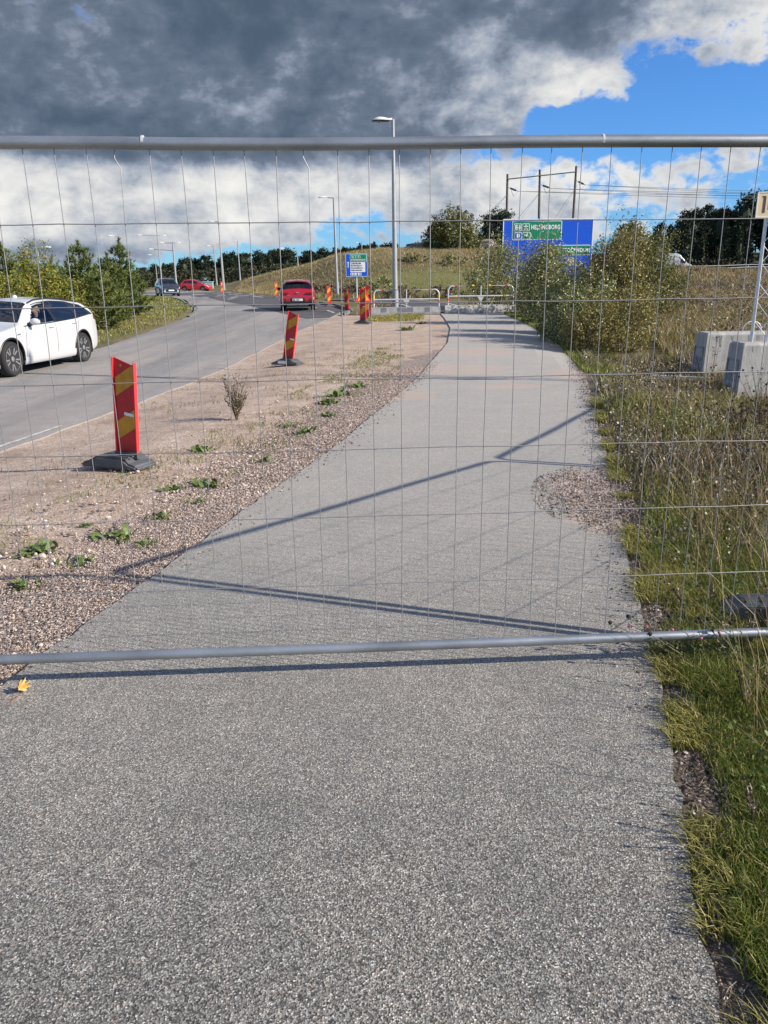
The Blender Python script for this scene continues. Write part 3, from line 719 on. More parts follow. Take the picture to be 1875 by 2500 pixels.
man.box((-.015, -.019, .59), (.035, .004, .035)); man.build('worker_symbol', M_BLACK, tri)
sd_ = MB(); sd_.tube([(-.2, .02, .40), (-.28, .22, -.33)], .012, 6); sd_.tube([(.2, .02, .40), (.28, .22, -.33)], .012, 6); sd_.tube([(0, .0, .7), (0, -.0, -.33)], .015, 6); sd_.build('stand', M_GALV2, tri)

# ------------------------------------------------------------------ barriers at the end of the path
M_YB = mat('yellow_band', (.78, .50, .02), .45); M_RB = mat('red_band', (.60, .03, .03), .45); M_CBAR = mat('grey_barrier_concrete', (.26, .265, .27), .9, var=.2, scale=4, bump=.3)
def barrier(pa, pb_, h, label, bands, conc, marks=(), zoff=0.0):
    d = Vector((pb_[0] - pa[0], pb_[1] - pa[1], 0)); Ln = d.length; rz = math.atan2(d.y, d.x)
    z = min(Z1(*pa), Z1(*pb_)) + zoff
    t = empty('path_barrier', (pa[0], pa[1], z), rz, label, 'barrier', 'railed concrete barriers closing the path')
    poly = [(-.17, 0), (-.17, .12), (-.10, .36), (.10, .36), (.17, .12), (.17, 0)]
    Mx = Matrix.Rotation(-PI / 2, 4, 'Z')
    cb = MB()
    n = len(poly); V = [(0, a, b) for a, b in poly] + [(Ln, a, b) for a, b in poly]
    cb.add(V, [tuple(range(n)), tuple(range(2 * n - 1, n - 1, -1))] + [(i, i + n, (i + 1) % n + n, (i + 1) % n) for i in range(n)])
    cb.build('concrete_base', conc, t, bevel=.012)
    e0, e1 = .17, Ln - .06
    pts = rounded_rail((e0, 0), (e1, 0), .34, h, .22)
    MB().tube(pts, .037, 12).build('rail_hoop', M_GALV2, t, True)
    MB().tube([(e0, 0, h * .62), (e1, 0, h * .62)], .034, 10).build('middle_rail', M_GALV2, t, True)
    MB().tube([((e0 + e1) / 2, 0, .34), ((e0 + e1) / 2, 0, h)], .028, 10).build('centre_post', M_GALV2, t, True)
    MB().prism([((e0 + e1) / 2 - .16, h * .60), ((e0 + e1) / 2 + .16, h * .60), ((e0 + e1) / 2 + .04, h * .44), ((e0 + e1) / 2 - .04, h * .44)], -.034, -.03).build('gusset', M_GALV2, t)
    for (where, f, m_) in bands:
        if where == 't': a_ = (e0 + .22 + (e1 - e0 - .44) * f, 0, h); q = (.055, 0, 0)
        elif where == 'm': a_ = (e0 + (e1 - e0) * f, 0, h * .62); q = (.05, 0, 0)
        elif where == 'l': a_ = (e0, 0, f * h); q = (0, 0, .06)
        else: a_ = (e1, 0, f * h); q = (0, 0, .06)
        a_ = Vector(a_); q = Vector(q)
        MB().tube([a_ - q, a_ + q], .0395, 12).build('colour_band', m_, t, True)
    for f, w_, m_ in marks:
        MB().box((Ln * f, -.145, .2), (w_, .004, .16), Matrix.Translation((0, 0, 0))).build('painted_mark', m_, t)
    return t
M_PATCH = mat('dark_concrete_patch', (.12, .13, .15), .9, var=.2, scale=8)
bl = barrier((-.52, 36.7), (2.72, 36.9), 1.12, 'left railed concrete barrier with a grey base and bent top rail',
        [('t', .08, M_RB), ('t', .93, M_RB), ('l', .72, M_YB), ('r', .74, M_YB), ('r', .52, M_RB), ('l', .52, M_RB)], M_CBAR, (), -.02)
for f, w_ in ((.19, .26), (.5, .72), (.81, .22)):
    a_ = MB(); a_.box((3.24 * f, 0, 0), (w_, .006, .20)); q = a_.build('dark_patch', M_PATCH, bl); q.location = (0, -.142, .235); q.rotation_euler = (-.285, 0, 0)
text('stencil_lettering', 'SWEROC', .13, M_BLACK, bl, (1.36, -.152, .19), (PI / 2 - .285, 0, 0), .001, .003)
barrier((2.92, 36.9), (6.20, 37.25), 1.22, 'right railed concrete barrier with a pale base beside the bushes',
        [('t', .06, M_RB), ('t', .36, M_YB), ('t', .66, M_YB), ('t', .96, M_RB), ('m', .12, M_YB), ('m', .88, M_YB), ('l', .5, M_RB), ('r', .5, M_RB)], M_CONC, (), .02)

# ------------------------------------------------------------------ lamp posts
M_POLE = mat('lamp_post_grey', (.32, .335, .345), .5, .3, var=.08, scale=3); M_LHEAD = mat('lamp_head_white', (.58, .60, .60), .35); M_LENS = mat('lamp_glass', (.5, .52, .52), .1, trans=.5); M_DK = mat('dark_lamp_frame', (.02, .02, .022), .5)
def lamp_head(parent, loc, rz, s=1.0, bowl=True):
    h = bpy.data.objects.new('lamp_head', None)
    pr = [(-.02, .10), (.14, .085), (.36, .13), (.56, .145), (.72, .10), (.86, 0)]
    V = []; F = []; n = 9
    for i, (x, zt_) in enumerate(pr):
        w = (.07, .10, .17, .19, .16, .03)[i]
        for k in range(n):
            a = PI * k / (n - 1); V.append((x, w * math.cos(a), max(0, zt_) * math.sin(a)))
    for i in range(len(pr) - 1):
        for k in range(n - 1): F.append((i * n + k, i * n + k + 1, (i + 1) * n + k + 1, (i + 1) * n + k))
    F.append(tuple(range(n))); F.append(tuple((len(pr) - 1) * n + k for k in range(n)))
    F += [(i * n, (i + 1) * n, (i + 1) * n + n - 1, i * n + n - 1) for i in range(len(pr) - 1)]
    m = MB().add([(a * s, b * s, c * s) for a, b, c in V], F)
    ob = m.build('lamp_head', M_LHEAD, parent, True); ob.location = loc; ob.rotation_euler = (0, 0, rz)
    if bowl:
        fr = MB(); fr.prism([(.12 * s, -.045 * s), (.88 * s, -.035 * s), (.86 * s, -.004), (.12 * s, -.004)], -.14 * s, .14 * s); fr.build('lamp_frame', M_DK, ob)
        g = MB(); g.lathe([(.02 * s, -.10 * s), (.10 * s, -.085 * s), (.145 * s, -.046 * s)], 12, Matrix.Translation((.60 * s, 0, 0))); g.build('lamp_bowl', M_LENS, ob, True)
        MB().box((.0, -.072 * s, .04 * s), (.06 * s, .01, .07 * s)).build('red_tag', mat('faded_red', (.45, .12, .12), .6), ob)
    return ob
def lamp(p, H, arms, label, r=.085, s=1.0, cap=0, bowl=False, lean=0.0, stub=False):
    t = empty('street_lamp', p, 0, label, 'street lamp', 'street lamps along the roads', rot=(0, lean, 0))
    MB().tube([(0, 0, -.2), (0, 0, H * .25), (0, 0, H)], [r * 1.15, r, r * .6], 12).build('pole', M_POLE, t, True)
    MB().tube([(0, 0, .0), (0, 0, 1.1)], [r * 1.35, r * 1.3], 12).build('pole_sleeve', M_POLE, t, True)
    for (z, ln, ang, tilt) in arms:
        d = Vector((math.cos(ang), math.sin(ang), 0))
        if ln > .15:
            MB().tube([Vector((0, 0, z)), Vector((0, 0, z)) + d * ln + Vector((0, 0, tilt))], r * .38, 6).build('arm', M_POLE, t, True)
        lamp_head(t, Vector((0, 0, z)) + d * (ln - .02) + Vector((0, 0, tilt)), ang, s, bowl)
    return t
def lampY(px, Y_, ytop, *a, **k):
    p = atY(px, Y_); d = ray(px, ytop); H = CAMH + d[2] / d[1] * Y_ - p.z; return lamp(p, H, [(H - .04 if z is None else z, l, g_, tl) for z, l, g_, tl in a[0]], a[1], **k)
W_ = PI
lampY(965, 38.6, 291, [(None, .08, W_ + .1, 0)], 'tall street lamp with a white bowl head behind the left barrier', r=.115, s=1.02, bowl=True, lean=-.006)
lampY(823, 66, 482, [(None, .5, W_, .05)], 'slim street lamp with a short arm just left of the small blue sign', r=.11, s=.9, lean=-.012)
lampY(546, 104, 540, [(None, .5, W_, 0)], 'street lamp beside the far beacon right of the far red car', r=.13, s=1.0, lean=-.012)
lampY(529, 150, 600, [(None, .5, W_, 0)], 'distant street lamp just left of the lamp by the far beacon', r=.12, s=1.2, lean=-.015)
lampY(587, 155, 588, [(None, .1, W_, 0)], 'distant headless looking street lamp at the left foot of the hill', r=.13, s=.7, lean=-.01)
lampY(729, 120, 612, [(None, 1.9, W_, .35)], 'street lamp with a rising arm standing behind the grassy hill', r=.10, s=1.1)
lampY(395, 140, 575, [(None, 2.6, W_, .1), (None, .5, 0, 0)], 'street lamp with one long arm above the dark car', r=.12, s=1.2)
lampY(430, 115, 592, [(None, 1.2, W_, 0), (None, .3, 0, 0), (5.4, 2.8, W_, .2)], 'street lamp with arms at two heights right of the dark car', r=.15, s=1.0)
lampY(384, 170, 622, [(None, .6, W_, 0)], 'short street lamp seen between the two taller ones near the dark car', r=.1, s=1.2)
lampY(298, 110, 578, [(None, .4, W_, .1)], 'street lamp rising behind the tallest young pine', r=.1, s=1.2)
lampY(102, 80, 606, [(None, .5, 0, .1)], 'street lamp head showing above the young trees at the far left', r=.09, s=1.1)
lampY(885, 150, 592, [(None, .6, W_, 0)], 'distant slender street lamp behind the small blue sign', r=.1, s=.8)

# ------------------------------------------------------------------ road signs
M_BLUE = mat('sign_blue', (.005, .09, .62), .35, var=.04, scale=1); M_GREEN = mat('sign_green', (.005, .22, .11), .35, var=.04, scale=1); M_SW = mat('sign_white', (.80, .82, .82), .35); M_SB = mat('sign_post_grey', (.45, .47, .48), .5, .4)
M_SLAT = mat('sign_blue_joint', (.02, .14, .68), .3)
def rect(parent, name, x0, z0, x1, z1, m_, lvl, r=0.0):
    yv = -.03 - .006 * lvl
    n = MB()
    if r:
        P = []
        for cx, cz, a0 in ((x1 - r, z1 - r, 0), (x0 + r, z1 - r, 90), (x0 + r, z0 + r, 180), (x1 - r, z0 + r, 270)):
            for k in range(4):
                a = math.radians(a0 + 30 * k); P.append((cx + r * math.cos(a), cz + r * math.sin(a)))
    else: P = [(x0, z0), (x1, z0), (x1, z1), (x0, z1)]
    n.prism(P, yv, yv + .004)
    return n.build(name, m_, parent)
def motorway_symbol(parent, x, z, s, m_, lvl):
    yv = -.03 - .006 * lvl; n = MB()
    for P in ([(-.34, -.42), (-.16, -.42), (-.05, .0), (-.10, .0)], [(.34, -.42), (.16, -.42), (.05, 0), (.10, 0)], [(-.03, -.42), (.03, -.42), (.02, -.25), (-.02, -.25)],
              [(-.45, .08), (.45, .08), (.40, .20), (-.40, .20)], [(-.15, .26), (.15, .26), (.12, .40), (-.12, .40)]):
        n.prism([(x + a * s, z + b * s) for a, b in P], yv, yv + .004)
    return n.build('motorway_symbol', m_, parent)
# large overhead-style direction board behind the bushes
pS = atY(1226, 43); zS_top = CAMH + (ray(1226, 535)[2] / ray(1226, 535)[1]) * 43
xL = ray(1226, 620)[0] / ray(1226, 620)[1] * 43; xR = ray(1446, 620)[0] / ray(1446, 620)[1] * 43
SW_ = xR - xL; SH = 3.0
big = empty('direction_sign', (xL, 43, 0), 0, 'large blue motorway direction board partly hidden behind the bushes', 'road sign', rot=(0, 0, .02))
zb_ = zS_top - SH
def T(px, py): # photo pixel on the board to board coordinates
    d = ray(px, py); return d[0] / d[1] * 43 - xL, CAMH + d[2] / d[1] * 43
MB().box((SW_ / 2, 0, zb_ + SH / 2), (SW_, .05, SH)).build('sign_panel', M_BLUE, big)
fr = MB()
for (x0, x1, z0, z1) in ((0, SW_, zS_top - .045, zS_top), (0, SW_, zb_, zb_ + .045), (0, .045, zb_ + .045, zS_top - .045), (SW_ - .045, SW_, zb_ + .045, zS_top - .045)): fr.box(((x0 + x1) / 2, -.03, (z0 + z1) / 2), (x1 - x0, .008, z1 - z0))
fr.build('sign_border', M_SW, big)
for i in range(1, 7): MB().box((SW_ / 2, -.0265, zb_ + SH * i / 7), (SW_ - .12, .003, .012)).build('panel_joint', M_SLAT, big)
gx0, gx1, gz1 = .48, SW_ * .65, zS_top - .10; gz0 = gz1 - .95
rect(big, 'green_field_border', gx0, gz0, gx1, gz1, M_SW, 1, .07); rect(big, 'green_field', gx0 + .035, gz0 + .035, gx1 - .035, gz1 - .035, M_GREEN, 2, .05)
rect(big, 'route_frame', gx0 + .09, gz1 - .50, gx0 + .50, gz1 - .13, M_SW, 3, .05); rect(big, 'route_field', gx0 + .115, gz1 - .475, gx0 + .475, gz1 - .155, M_GREEN, 4, .04)
RX = (PI / 2, 0, 0)
text('route_lettering', 'E4', .30, M_SW, big, (gx0 + .145, -.068, gz1 - .42), RX, .001, .010)
rect(big, 'symbol_frame', gx0 + .53, gz1 - .50, gx0 + .92, gz1 - .13, M_SW, 3, .05); rect(big, 'symbol_field', gx0 + .555, gz1 - .475, gx0 + .895, gz1 - .155, M_GREEN, 4, .04)
motorway_symbol(big, gx0 + .725, gz1 - .315, .30, M_SW, 6)
t_ = text('place_lettering', 'HELSINGBORG', .30, M_SW, big, (gx0 + .99, -.05, gz1 - .42), RX, .001, .010, spacing=1.12)
t_.scale.x = (gx1 - gx0 - 1.10) / t_.dimensions.x
rect(big, 'service_frame', gx0 + .14, gz1 - .90, gx0 + .52, gz1 - .56, M_SW, 3, .05); rect(big, 'service_field', gx0 + .165, gz1 - .875, gx0 + .495, gz1 - .585, M_BLUE, 4, .04)
fl_ = MB(); fl_.prism([(gx0 + .25, gz1 - .83), (gx0 + .33, gz1 - .83), (gx0 + .33, gz1 - .63), (gx0 + .25, gz1 - .63)], -.068, -.064); fl_.prism([(gx0 + .35, gz1 - .80), (gx0 + .41, gz1 - .80), (gx0 + .41, gz1 - .64), (gx0 + .35, gz1 - .68)], -.068, -.064); fl_.build('service_symbol', M_SW, big)
rect(big, 'airport_frame', gx0 + .56, gz1 - .90, gx0 + .98, gz1 - .56, M_SW, 3, .05); rect(big, 'airport_field', gx0 + .585, gz1 - .875, gx0 + .955, gz1 - .585, M_GREEN, 4, .04)
ap = MB(); ap.prism([(gx0 + .63, gz1 - .70), (gx0 + .90, gz1 - .78), (gx0 + .92, gz1 - .75), (gx0 + .66, gz1 - .67)], -.068, -.064); ap.prism([(gx0 + .74, gz1 - .72), (gx0 + .80, gz1 - .735), (gx0 + .76, gz1 - .85), (gx0 + .73, gz1 - .83)], -.068, -.064); ap.prism([(gx0 + .75, gz1 - .70), (gx0 + .81, gz1 - .715), (gx0 + .83, gz1 - .61), (gx0 + .80, gz1 - .61)], -.068, -.064); ap.build('airport_symbol', M_SW, big)
sx0, sx1, sz1 = SW_ * .50, SW_ * .975, zS_top - 1.32; sz0 = sz1 - .52
rect(big, 'green_field_border', sx0, sz0, sx1, sz1, M_SW, 1, .06); rect(big, 'green_field', sx0 + .03, sz0 + .03, sx1 - .03, sz1 - .03, M_GREEN, 2, .04)
text('route_lettering', 'E4', .26, M_SW, big, (sx0 + .10, -.05, sz0 + .16), RX, .001, .01)
motorway_symbol(big, sx0 + .60, sz0 + .26, .28, M_SW, 3)
t_ = text('place_lettering', 'STOCKHOLM', .28, M_SW, big, (sx0 + .80, -.05, sz0 + .16), RX, .001, .010, spacing=1.12); t_.scale.x = (sx1 - sx0 - .90) / t_.dimensions.x
rect(big, 'white_field', SW_ * .735, zS_top - 2.35, SW_ * .80, zS_top - 1.93, M_SW, 1, .02)
for fx in (.18, .82):
    MB().tube([(SW_ * fx, .09, Z1(xL + SW_ * fx, 43) - .2), (SW_ * fx, .09, zS_top - .2)], .07, 10).build('support_post', M_SB, big, True)
# small direction sign beyond the crossing
YS = 60.0; x0s = ray(844, 650)[0] / ray(844, 650)[1] * YS; x1s = ray(897, 650)[0] / ray(897, 650)[1] * YS
zt_s = CAMH + ray(870, 619)[2] / ray(870, 619)[1] * YS; zb_s = CAMH + ray(870, 675.5)[2] / ray(870, 675.5)[1] * YS
sm = empty('direction_sign', (x0s, YS, 0), 0, 'small blue direction sign with green and white fields on one post', 'road sign', rot=(0, 0, .0))
w_, h_ = x1s - x0s, zt_s - zb_s
MB().box((w_ / 2, 0, (zb_s + zt_s) / 2), (w_, .04, h_)).build('sign_panel', M_BLUE, sm)
fr = MB(); e_ = .035
for (xa, xb, za, zc) in ((0, w_, zt_s - e_, zt_s), (0, w_, zb_s, zb_s + e_), (0, e_, zb_s + e_, zt_s - e_), (w_ - e_, w_, zb_s + e_, zt_s - e_)): fr.box(((xa + xb) / 2, -.024, (za + zc) / 2), (xb - xa, .008, zc - za))
fr.build('sign_border', mat('sign_border_pale_blue', (.45, .55, .72), .4), sm)
def R_(n_, a, b, c, d, m_, lv): # fractions from top-left
    return rect(sm, n_, w_ * a, zt_s - h_ * d, w_ * c, zt_s - h_ * b, m_, lv, .03)
R_('green_field_border', .20, .03, .97, .36, mat('sign_pale_green', (.30, .62, .50), .4), 1); R_('green_field', .235, .05, .94, .34, M_GREEN, 2)
R_('route_frame', .26, .08, .47, .20, M_SW, 3); R_('route_field', .275, .09, .455, .19, M_GREEN, 4)
text('route_lettering', 'E4', .155, M_SW, sm, (w_ * .29, -.066, zt_s - h_ * .185), RX, .001, .004)
R_('symbol_frame', .49, .08, .68, .20, M_SW, 3); R_('symbol_field', .505, .09, .665, .19, M_GREEN, 4); motorway_symbol(sm, w_ * .585, zt_s - h_ * .14, .16, M_SW, 6)
t_ = text('place_lettering', 'STOCKHOLM', .16, M_SW, sm, (w_ * .26, -.052, zt_s - h_ * .305), RX, .001, .006, spacing=1.1); t_.scale.x = w_ * .64 / t_.dimensions.x
R_('white_field', .21, .37, .90, .80, M_SW, 1)
M_GT = mat('grey_black_print', (.05, .05, .055), .5)
for i, (s__, wd) in enumerate((('CENTRUM', .45), ('ROSVALLA', .50), ('Gustafsberg', .55), ('köpcentrum', .50))):
    t_ = text('place_lettering', s__, .15, M_GT, sm, (w_ * .245, -.044, zt_s - h_ * (.455 + .095 * i)), RX, .001, .003); t_.scale.x = w_ * wd / t_.dimensions.x
R_('white_field', .21, .83, .72, .945, M_SW, 1)
ic = MB()
for f, a in ((.27, .05), (.38, .07), (.53, .09), (.66, .07)): ic.box((w_ * f, -.040, zt_s - h_ * .888), (a, .004, .12))
ic.build('service_symbols', M_GT, sm)
ar = MB(); ax_ = w_ * .115; ar.prism([(ax_ - .03, zt_s - h_ * .61), (ax_ + .03, zt_s - h_ * .61), (ax_ + .03, zt_s - h_ * .40), (ax_ - .03, zt_s - h_ * .40)], -.036, -.032); ar.prism([(ax_ - .09, zt_s - h_ * .41), (ax_ + .09, zt_s - h_ * .41), (ax_, zt_s - h_ * .345)], -.042, -.038); ar.build('arrow', M_SW, sm)
MB().tube([(w_ * .49, .05, Z1(x0s + w_ * .49, YS) - .1), (w_ * .49, .05, zt_s - .1)], .045, 10).build('support_post', M_LHEAD, sm, True)

# ------------------------------------------------------------------ power line
M_WOOD = mat('weathered_pole_wood', (.10, .085, .075), .85, var=.3, scale=4); M_INS = mat('insulator_green_glass', (.03, .07, .05), .25); M_CABLE = mat('conductor_cable', (.10, .11, .13), .6)
YP = 100.0
def onY(px, py, Y_): d = ray(px, py); return Vector((d[0] / d[1] * Y_, Y_, CAMH + d[2] / d[1] * Y_))
pole_t = empty('power_pole_frame', (onY(1317, 530, YP).x, YP, 0), 0, 'three wooden power poles joined by a crossbar behind the large blue sign', 'power pole')
ox = pole_t.location.x
def PL(v): return Vector((v.x - ox, v.y - YP, v.z))
tops = [onY(1239, 425, YP), onY(1318, 414, YP), onY(1407, 405, YP)]; foots = [onY(1235, 640, YP), onY(1314, 640, YP), onY(1393, 640, YP)]
for a_, b_ in zip(tops, foots):
    b_ = b_ + (b_ - a_).normalized() * (b_.z - (Z1(b_.x, YP) - .3)) if b_.z > Z1(b_.x, YP) else b_
    MB().tube([PL(b_), PL(a_)], [.17, .13], 10).build('pole', M_WOOD, pole_t, True)
MB().tube([PL(onY(1238, 438, YP) + Vector((0, -.2, 0))), PL(onY(1407, 420, YP) + Vector((0, -.2, 0)))], .07, 8).build('crossbar', M_CABLE, pole_t, True)
for i, (px, py, px2) in enumerate(((1239, 457, 1275), (1318, 450, 1358), (1407, 441, 1444))):
    a_ = onY(px, py, YP); b_ = onY(px2, py + 3, YP) + Vector((0, 3, 0))
    mid0, mid1 = a_.lerp(b_, .3), a_.lerp(b_, .78)
    MB().tube([PL(a_), PL(mid0)], .03, 5).build('insulator_link', M_CABLE, pole_t, True)
    ins = MB(); nn = 9
    for q in range(nn):
        c0 = mid0.lerp(mid1, q / nn); c1 = mid0.lerp(mid1, (q + .6) / nn); ins.tube([PL(c0), PL(c1)], .12, 8)
    ins.build('insulator', M_INS, pole_t, True)
    MB().tube([PL(mid1), PL(b_)], .05, 5).build('insulator_clamp', M_CABLE, pole_t, True)
    dr = [PL(a_.lerp(b_, .35) + Vector((0, 0, -.2))), PL(a_.lerp(b_, .6) + Vector((0, 0, -.8))), PL(b_)]
    MB().tube(dr, .025, 4).build('jumper_wire', M_CABLE, pole_t, True)
    for dd in (0, .45):
        far_ = Vector((160, 115 + 6 * i, b_.z + 1.2 - dd)); pts = []
        for q in range(13):
            f = q / 12; p = b_.lerp(far_, f); p.z -= 4.0 * f * (1 - f) * 1.3 + dd * min(1, f * 6) * .5; pts.append(PL(p))
        MB().tube(pts, .022, 4).build('conductor', M_CABLE, pole_t, True)
for (px, py, gx_, dyy) in ((1239, 475, 1110, 0), (1239, 475, 1090, -8), (1318, 470, 1190, 4), (1318, 470, 1215, -6), (1407, 455, 1290, 4), (1407, 455, 1320, -6)):
    a_ = onY(px, py, YP); g0 = atY(gx_, YP + dyy)
    MB().tube([PL(a_), PL(g0)], .018, 4).build('guy_wire', M_CABLE, pole_t, True)
# guard rail of the motorway
gp = [(x, 113 + .02 * x) for x in range(36, 90, 4)]
gr = empty('guard_rail', (36, 113, 0), 0, 'thin steel guard rail along the motorway above the dry meadow', 'guard rail')

for hh, r_ in ((.95, .05), (.62, .06)):
    MB().tube([(x - 36, y - 113, Z1(x, y) + hh) for x, y in gp], r_, 6).build('rail', M_GALV2, gr, True)
for x, y in gp:
    MB().box((x - 36, y - 113 + .08, Z1(x, y) + .45), (.08, .08, 1.0)).build('rail_post', M_GALV2, gr)
# ------------------------------------------------------------------ vehicles
M_TYRE = mat('tyre_rubber', (.018, .018, .019), .8, bump=.1, bscale=80); M_RIM = mat('alloy_rim', (.62, .62, .62), .3, .85); M_RIMD = mat('dark_rim_inside', (.03, .03, .032), .5, .3)
M_TRIM = mat('black_car_trim', (.012, .012, .013), .45); M_GLASSD = mat('tinted_car_glass', (.006, .008, .010), .04, spec=.8); M_WELL = mat('wheel_well_black', (.008, .008, .008), .9)
M_TL = mat('tail_light_red', (.30, .008, .012), .15, coat=1.0); M_HL = mat('headlight_glass', (.65, .68, .70), .08, coat=1.0); M_PLATE = mat('number_plate_white', (.72, .74, .76), .4); M_GAP = mat('panel_gap', (.03, .03, .03), .7)
M_CHROME = mat('bright_metal', (.7, .71, .72), .2, 1.0); M_CAL = mat('red_brake_caliper', (.65, .03, .02), .4); M_SEAT = mat('dark_car_seat', (.02, .02, .022), .8)
def glass_mat():
    m = bpy.data.materials.new('clear_tinted_side_glass'); m.use_nodes = True; nt = m.node_tree; out = nt.nodes['Material Output']; nt.nodes.remove(nt.nodes['Principled BSDF'])
    g = nt.nodes.new('ShaderNodeBsdfGlossy'); g.inputs['Roughness'].default_value = .03; g.inputs['Color'].default_value = (.8, .85, .9, 1)
    t = nt.nodes.new('ShaderNodeBsdfTransparent'); t.inputs['Color'].default_value = (.60, .64, .63, 1)
    f = nt.nodes.new('ShaderNodeFresnel'); f.inputs['IOR'].default_value = 1.5
    x = nt.nodes.new('ShaderNodeMixShader'); nt.links.new(f.outputs[0], x.inputs[0]); nt.links.new(t.outputs[0], x.inputs[1]); nt.links.new(g.outputs[0], x.inputs[2]); nt.links.new(x.outputs[0], out.inputs[0]); return m
M_GLASSC = glass_mat()
class Car:
    """body surface from side profiles; x runs from the nose (0) to the tail (L), t round the section 0..11"""
    ROWS = 12
    def __init__(s, L, top, belt, hw, rw, zb, W):
        s.L = L; s.zb = zb; s.xs = np.linspace(0, L, 400)
        def pr(P, sm=6):
            v = np.interp(s.xs, [p[0] for p in P], [p[1] for p in P]); w = v.copy()
            for _ in range(sm):
                w2 = w.copy(); w2[1:-1] = (w[:-2] + 2 * w[1:-1] + w[2:]) / 4; w = w2
            return w
        s.top = pr(top, 14); s.belt = np.minimum(pr(belt, 14), s.top - .02); s.hw = pr(hw, 20); s.rw = pr(rw, 20)
    def rows(s, x):
        T_, B_, H, R = (np.interp(x, s.xs, v) for v in (s.top, s.belt, s.hw, s.rw))
        k = min(1.0, max(0.0, (T_ - B_) / .40)); zb = s.zb
        if isinstance(zb, list): zb = float(np.interp(x, [p[0] for p in zb], [p[1] for p in zb]))
        q = B_ - zb; ro = H * .985 * (1 - k) + (R + .02) * k
        P = [(0, zb), (H * .86, zb), (H * .965, zb + .05 * min(1, q)), (H * .99, zb + q * .30), (H, zb + q * .58), (H * .99, B_ - q * .16), (H * .962, B_)]
        e = (ro, T_ - .05 * k - .012)
        for f in (.34, .68):
            bow = .022 * k * math.sin(PI * f)
            P.append((P[6][0] * (1 - f) + e[0] * f + bow, P[6][1] * (1 - f) + e[1] * f))
        P.append((e[0], e[1])); P.append((e[0] - .10 - .12 * (1 - k), T_ - .012)); P.append((0, T_ + .012))
        return P
    def S(s, x, t, off=0.0):
        P = s.rows(x); i = min(int(t), 10); f = t - i; P_ = lambda j: np.array(P[max(0, min(11, j))])
        a, b, c, d = P_(i - 1), P_(i), P_(i + 1), P_(i + 2)
        tn = .35
        v = b + f * (tn * (c - a)) + f * f * ((-2 * tn) * (c - a) + 3 * (c - b) - tn * (d - b)) + f ** 3 * (tn * (c - a) + 2 * (b - c) + tn * (d - b))
        if i in (0, 10): v = b + f * (c - b); v[1] += (.012 * (1 - (1 - f) ** 2) if i == 10 else 0)
        return v
    def P3(s, x, t, side, off=0.0):
        """point on the skin, moved outward by off"""
        v = s.S(x, t); p = Vector((s.L / 2 - x, side * v[0], v[1]))
        if off:
            e = .02; v1 = s.S(min(s.L, x + e), t); v0 = s.S(max(0, x - e), t); w1 = s.S(x, min(11, t + .05)); w0 = s.S(x, max(0, t - .05))
            a = Vector((-(min(s.L, x + e) - max(0, x - e)), side * (v1[0] - v0[0]), v1[1] - v0[1])); b = Vector((0, side * (w1[0] - w0[0]), w1[1] - w0[1]))
            n = a.cross(b); n = n.normalized() if n.length > 0 else Vector((0, 0, 1))
            c = Vector((s.L / 2 - x, 0, .7))
            if n.dot(p - c) < 0: n = -n
            p += n * off
        return p
    def body(s, parent, m, wheels, wr, holes=(), nx=110):
        ts = [0, .5] + [1 + .16 * q_ for q_ in range(31)] + [6, 6.2, 6.5, 6.8, 7.1, 7.4, 7.7, 8, 8.3, 8.6, 9, 9.3, 9.6, 10, 10.33, 10.66, 11]
        X_ = np.linspace(0, s.L, nx); n = len(ts); V = []; F = []; vi = {}
        for i, x in enumerate(X_):
            for j, t in enumerate(ts):
                v = s.S(x, t); V.append([x, v[0], v[1], t])
        A = np.array(V)
        for wx in wheels:
            d = np.hypot(A[:, 0] - wx, A[:, 2] - wr); hit = (A[:, 3] >= 1) & (A[:, 3] < 5.7) & (d < wr + .07 + .016) & (d > wr + .07 - .036)
            sc = (wr + .07) / np.maximum(d, 1e-6)
            A[hit, 0] = wx + (A[hit, 0] - wx) * sc[hit]; A[hit, 2] = np.maximum(wr + (A[hit, 2] - wr) * sc[hit], .05)
        def dead(q):
            c = A[list(q)].mean(0)
            for wx in wheels:
                if c[3] < 5.7 and math.hypot(c[0] - wx, c[2] - wr) < wr + .063: return True
            for (xa, xb, xc, t0, t1) in holes:   # slanted front edge from (xa,t0) to (xb,t1)
                if t0 < c[3] < t1 and xa + (xb - xa) * (c[3] - t0) / (t1 - t0) < c[0] < xc: return True
            return False
        VV = []
        for sg in (1, -1):
            for a in A: VV.append((s.L / 2 - a[0], sg * a[1], a[2]))
        for sg in (0, 1):
            b0 = sg * len(A)
            for i in range(nx - 1):
                for j in range(n - 1):
                    q = (i * n + j, (i + 1) * n + j, (i + 1) * n + j + 1, i * n + j + 1)
                    if not dead(q): F.append(tuple(b0 + k for k in (q if sg == 0 else q[::-1])))
        for i_ in (0, nx - 1):
            for j in range(n - 1):
                a_, b_ = i_ * n + j, i_ * n + j + 1; F.append((a_, b_, len(A) + b_, len(A) + a_))
        me = bpy.data.meshes.new('body'); me.from_pydata(VV, [], F); me.validate()
        bm = bmesh.new(); bm.from_mesh(me); bmesh.ops.remove_doubles(bm, verts=bm.verts, dist=.0008); bmesh.ops.recalc_face_normals(bm, faces=bm.faces); bm.to_mesh(me); bm.free()
        me.polygons.foreach_set('use_smooth', [True] * len(me.polygons)); me.set_sharp_from_angle(angle=math.radians(38)); me.materials.append(m)
        return link('body', me, parent)
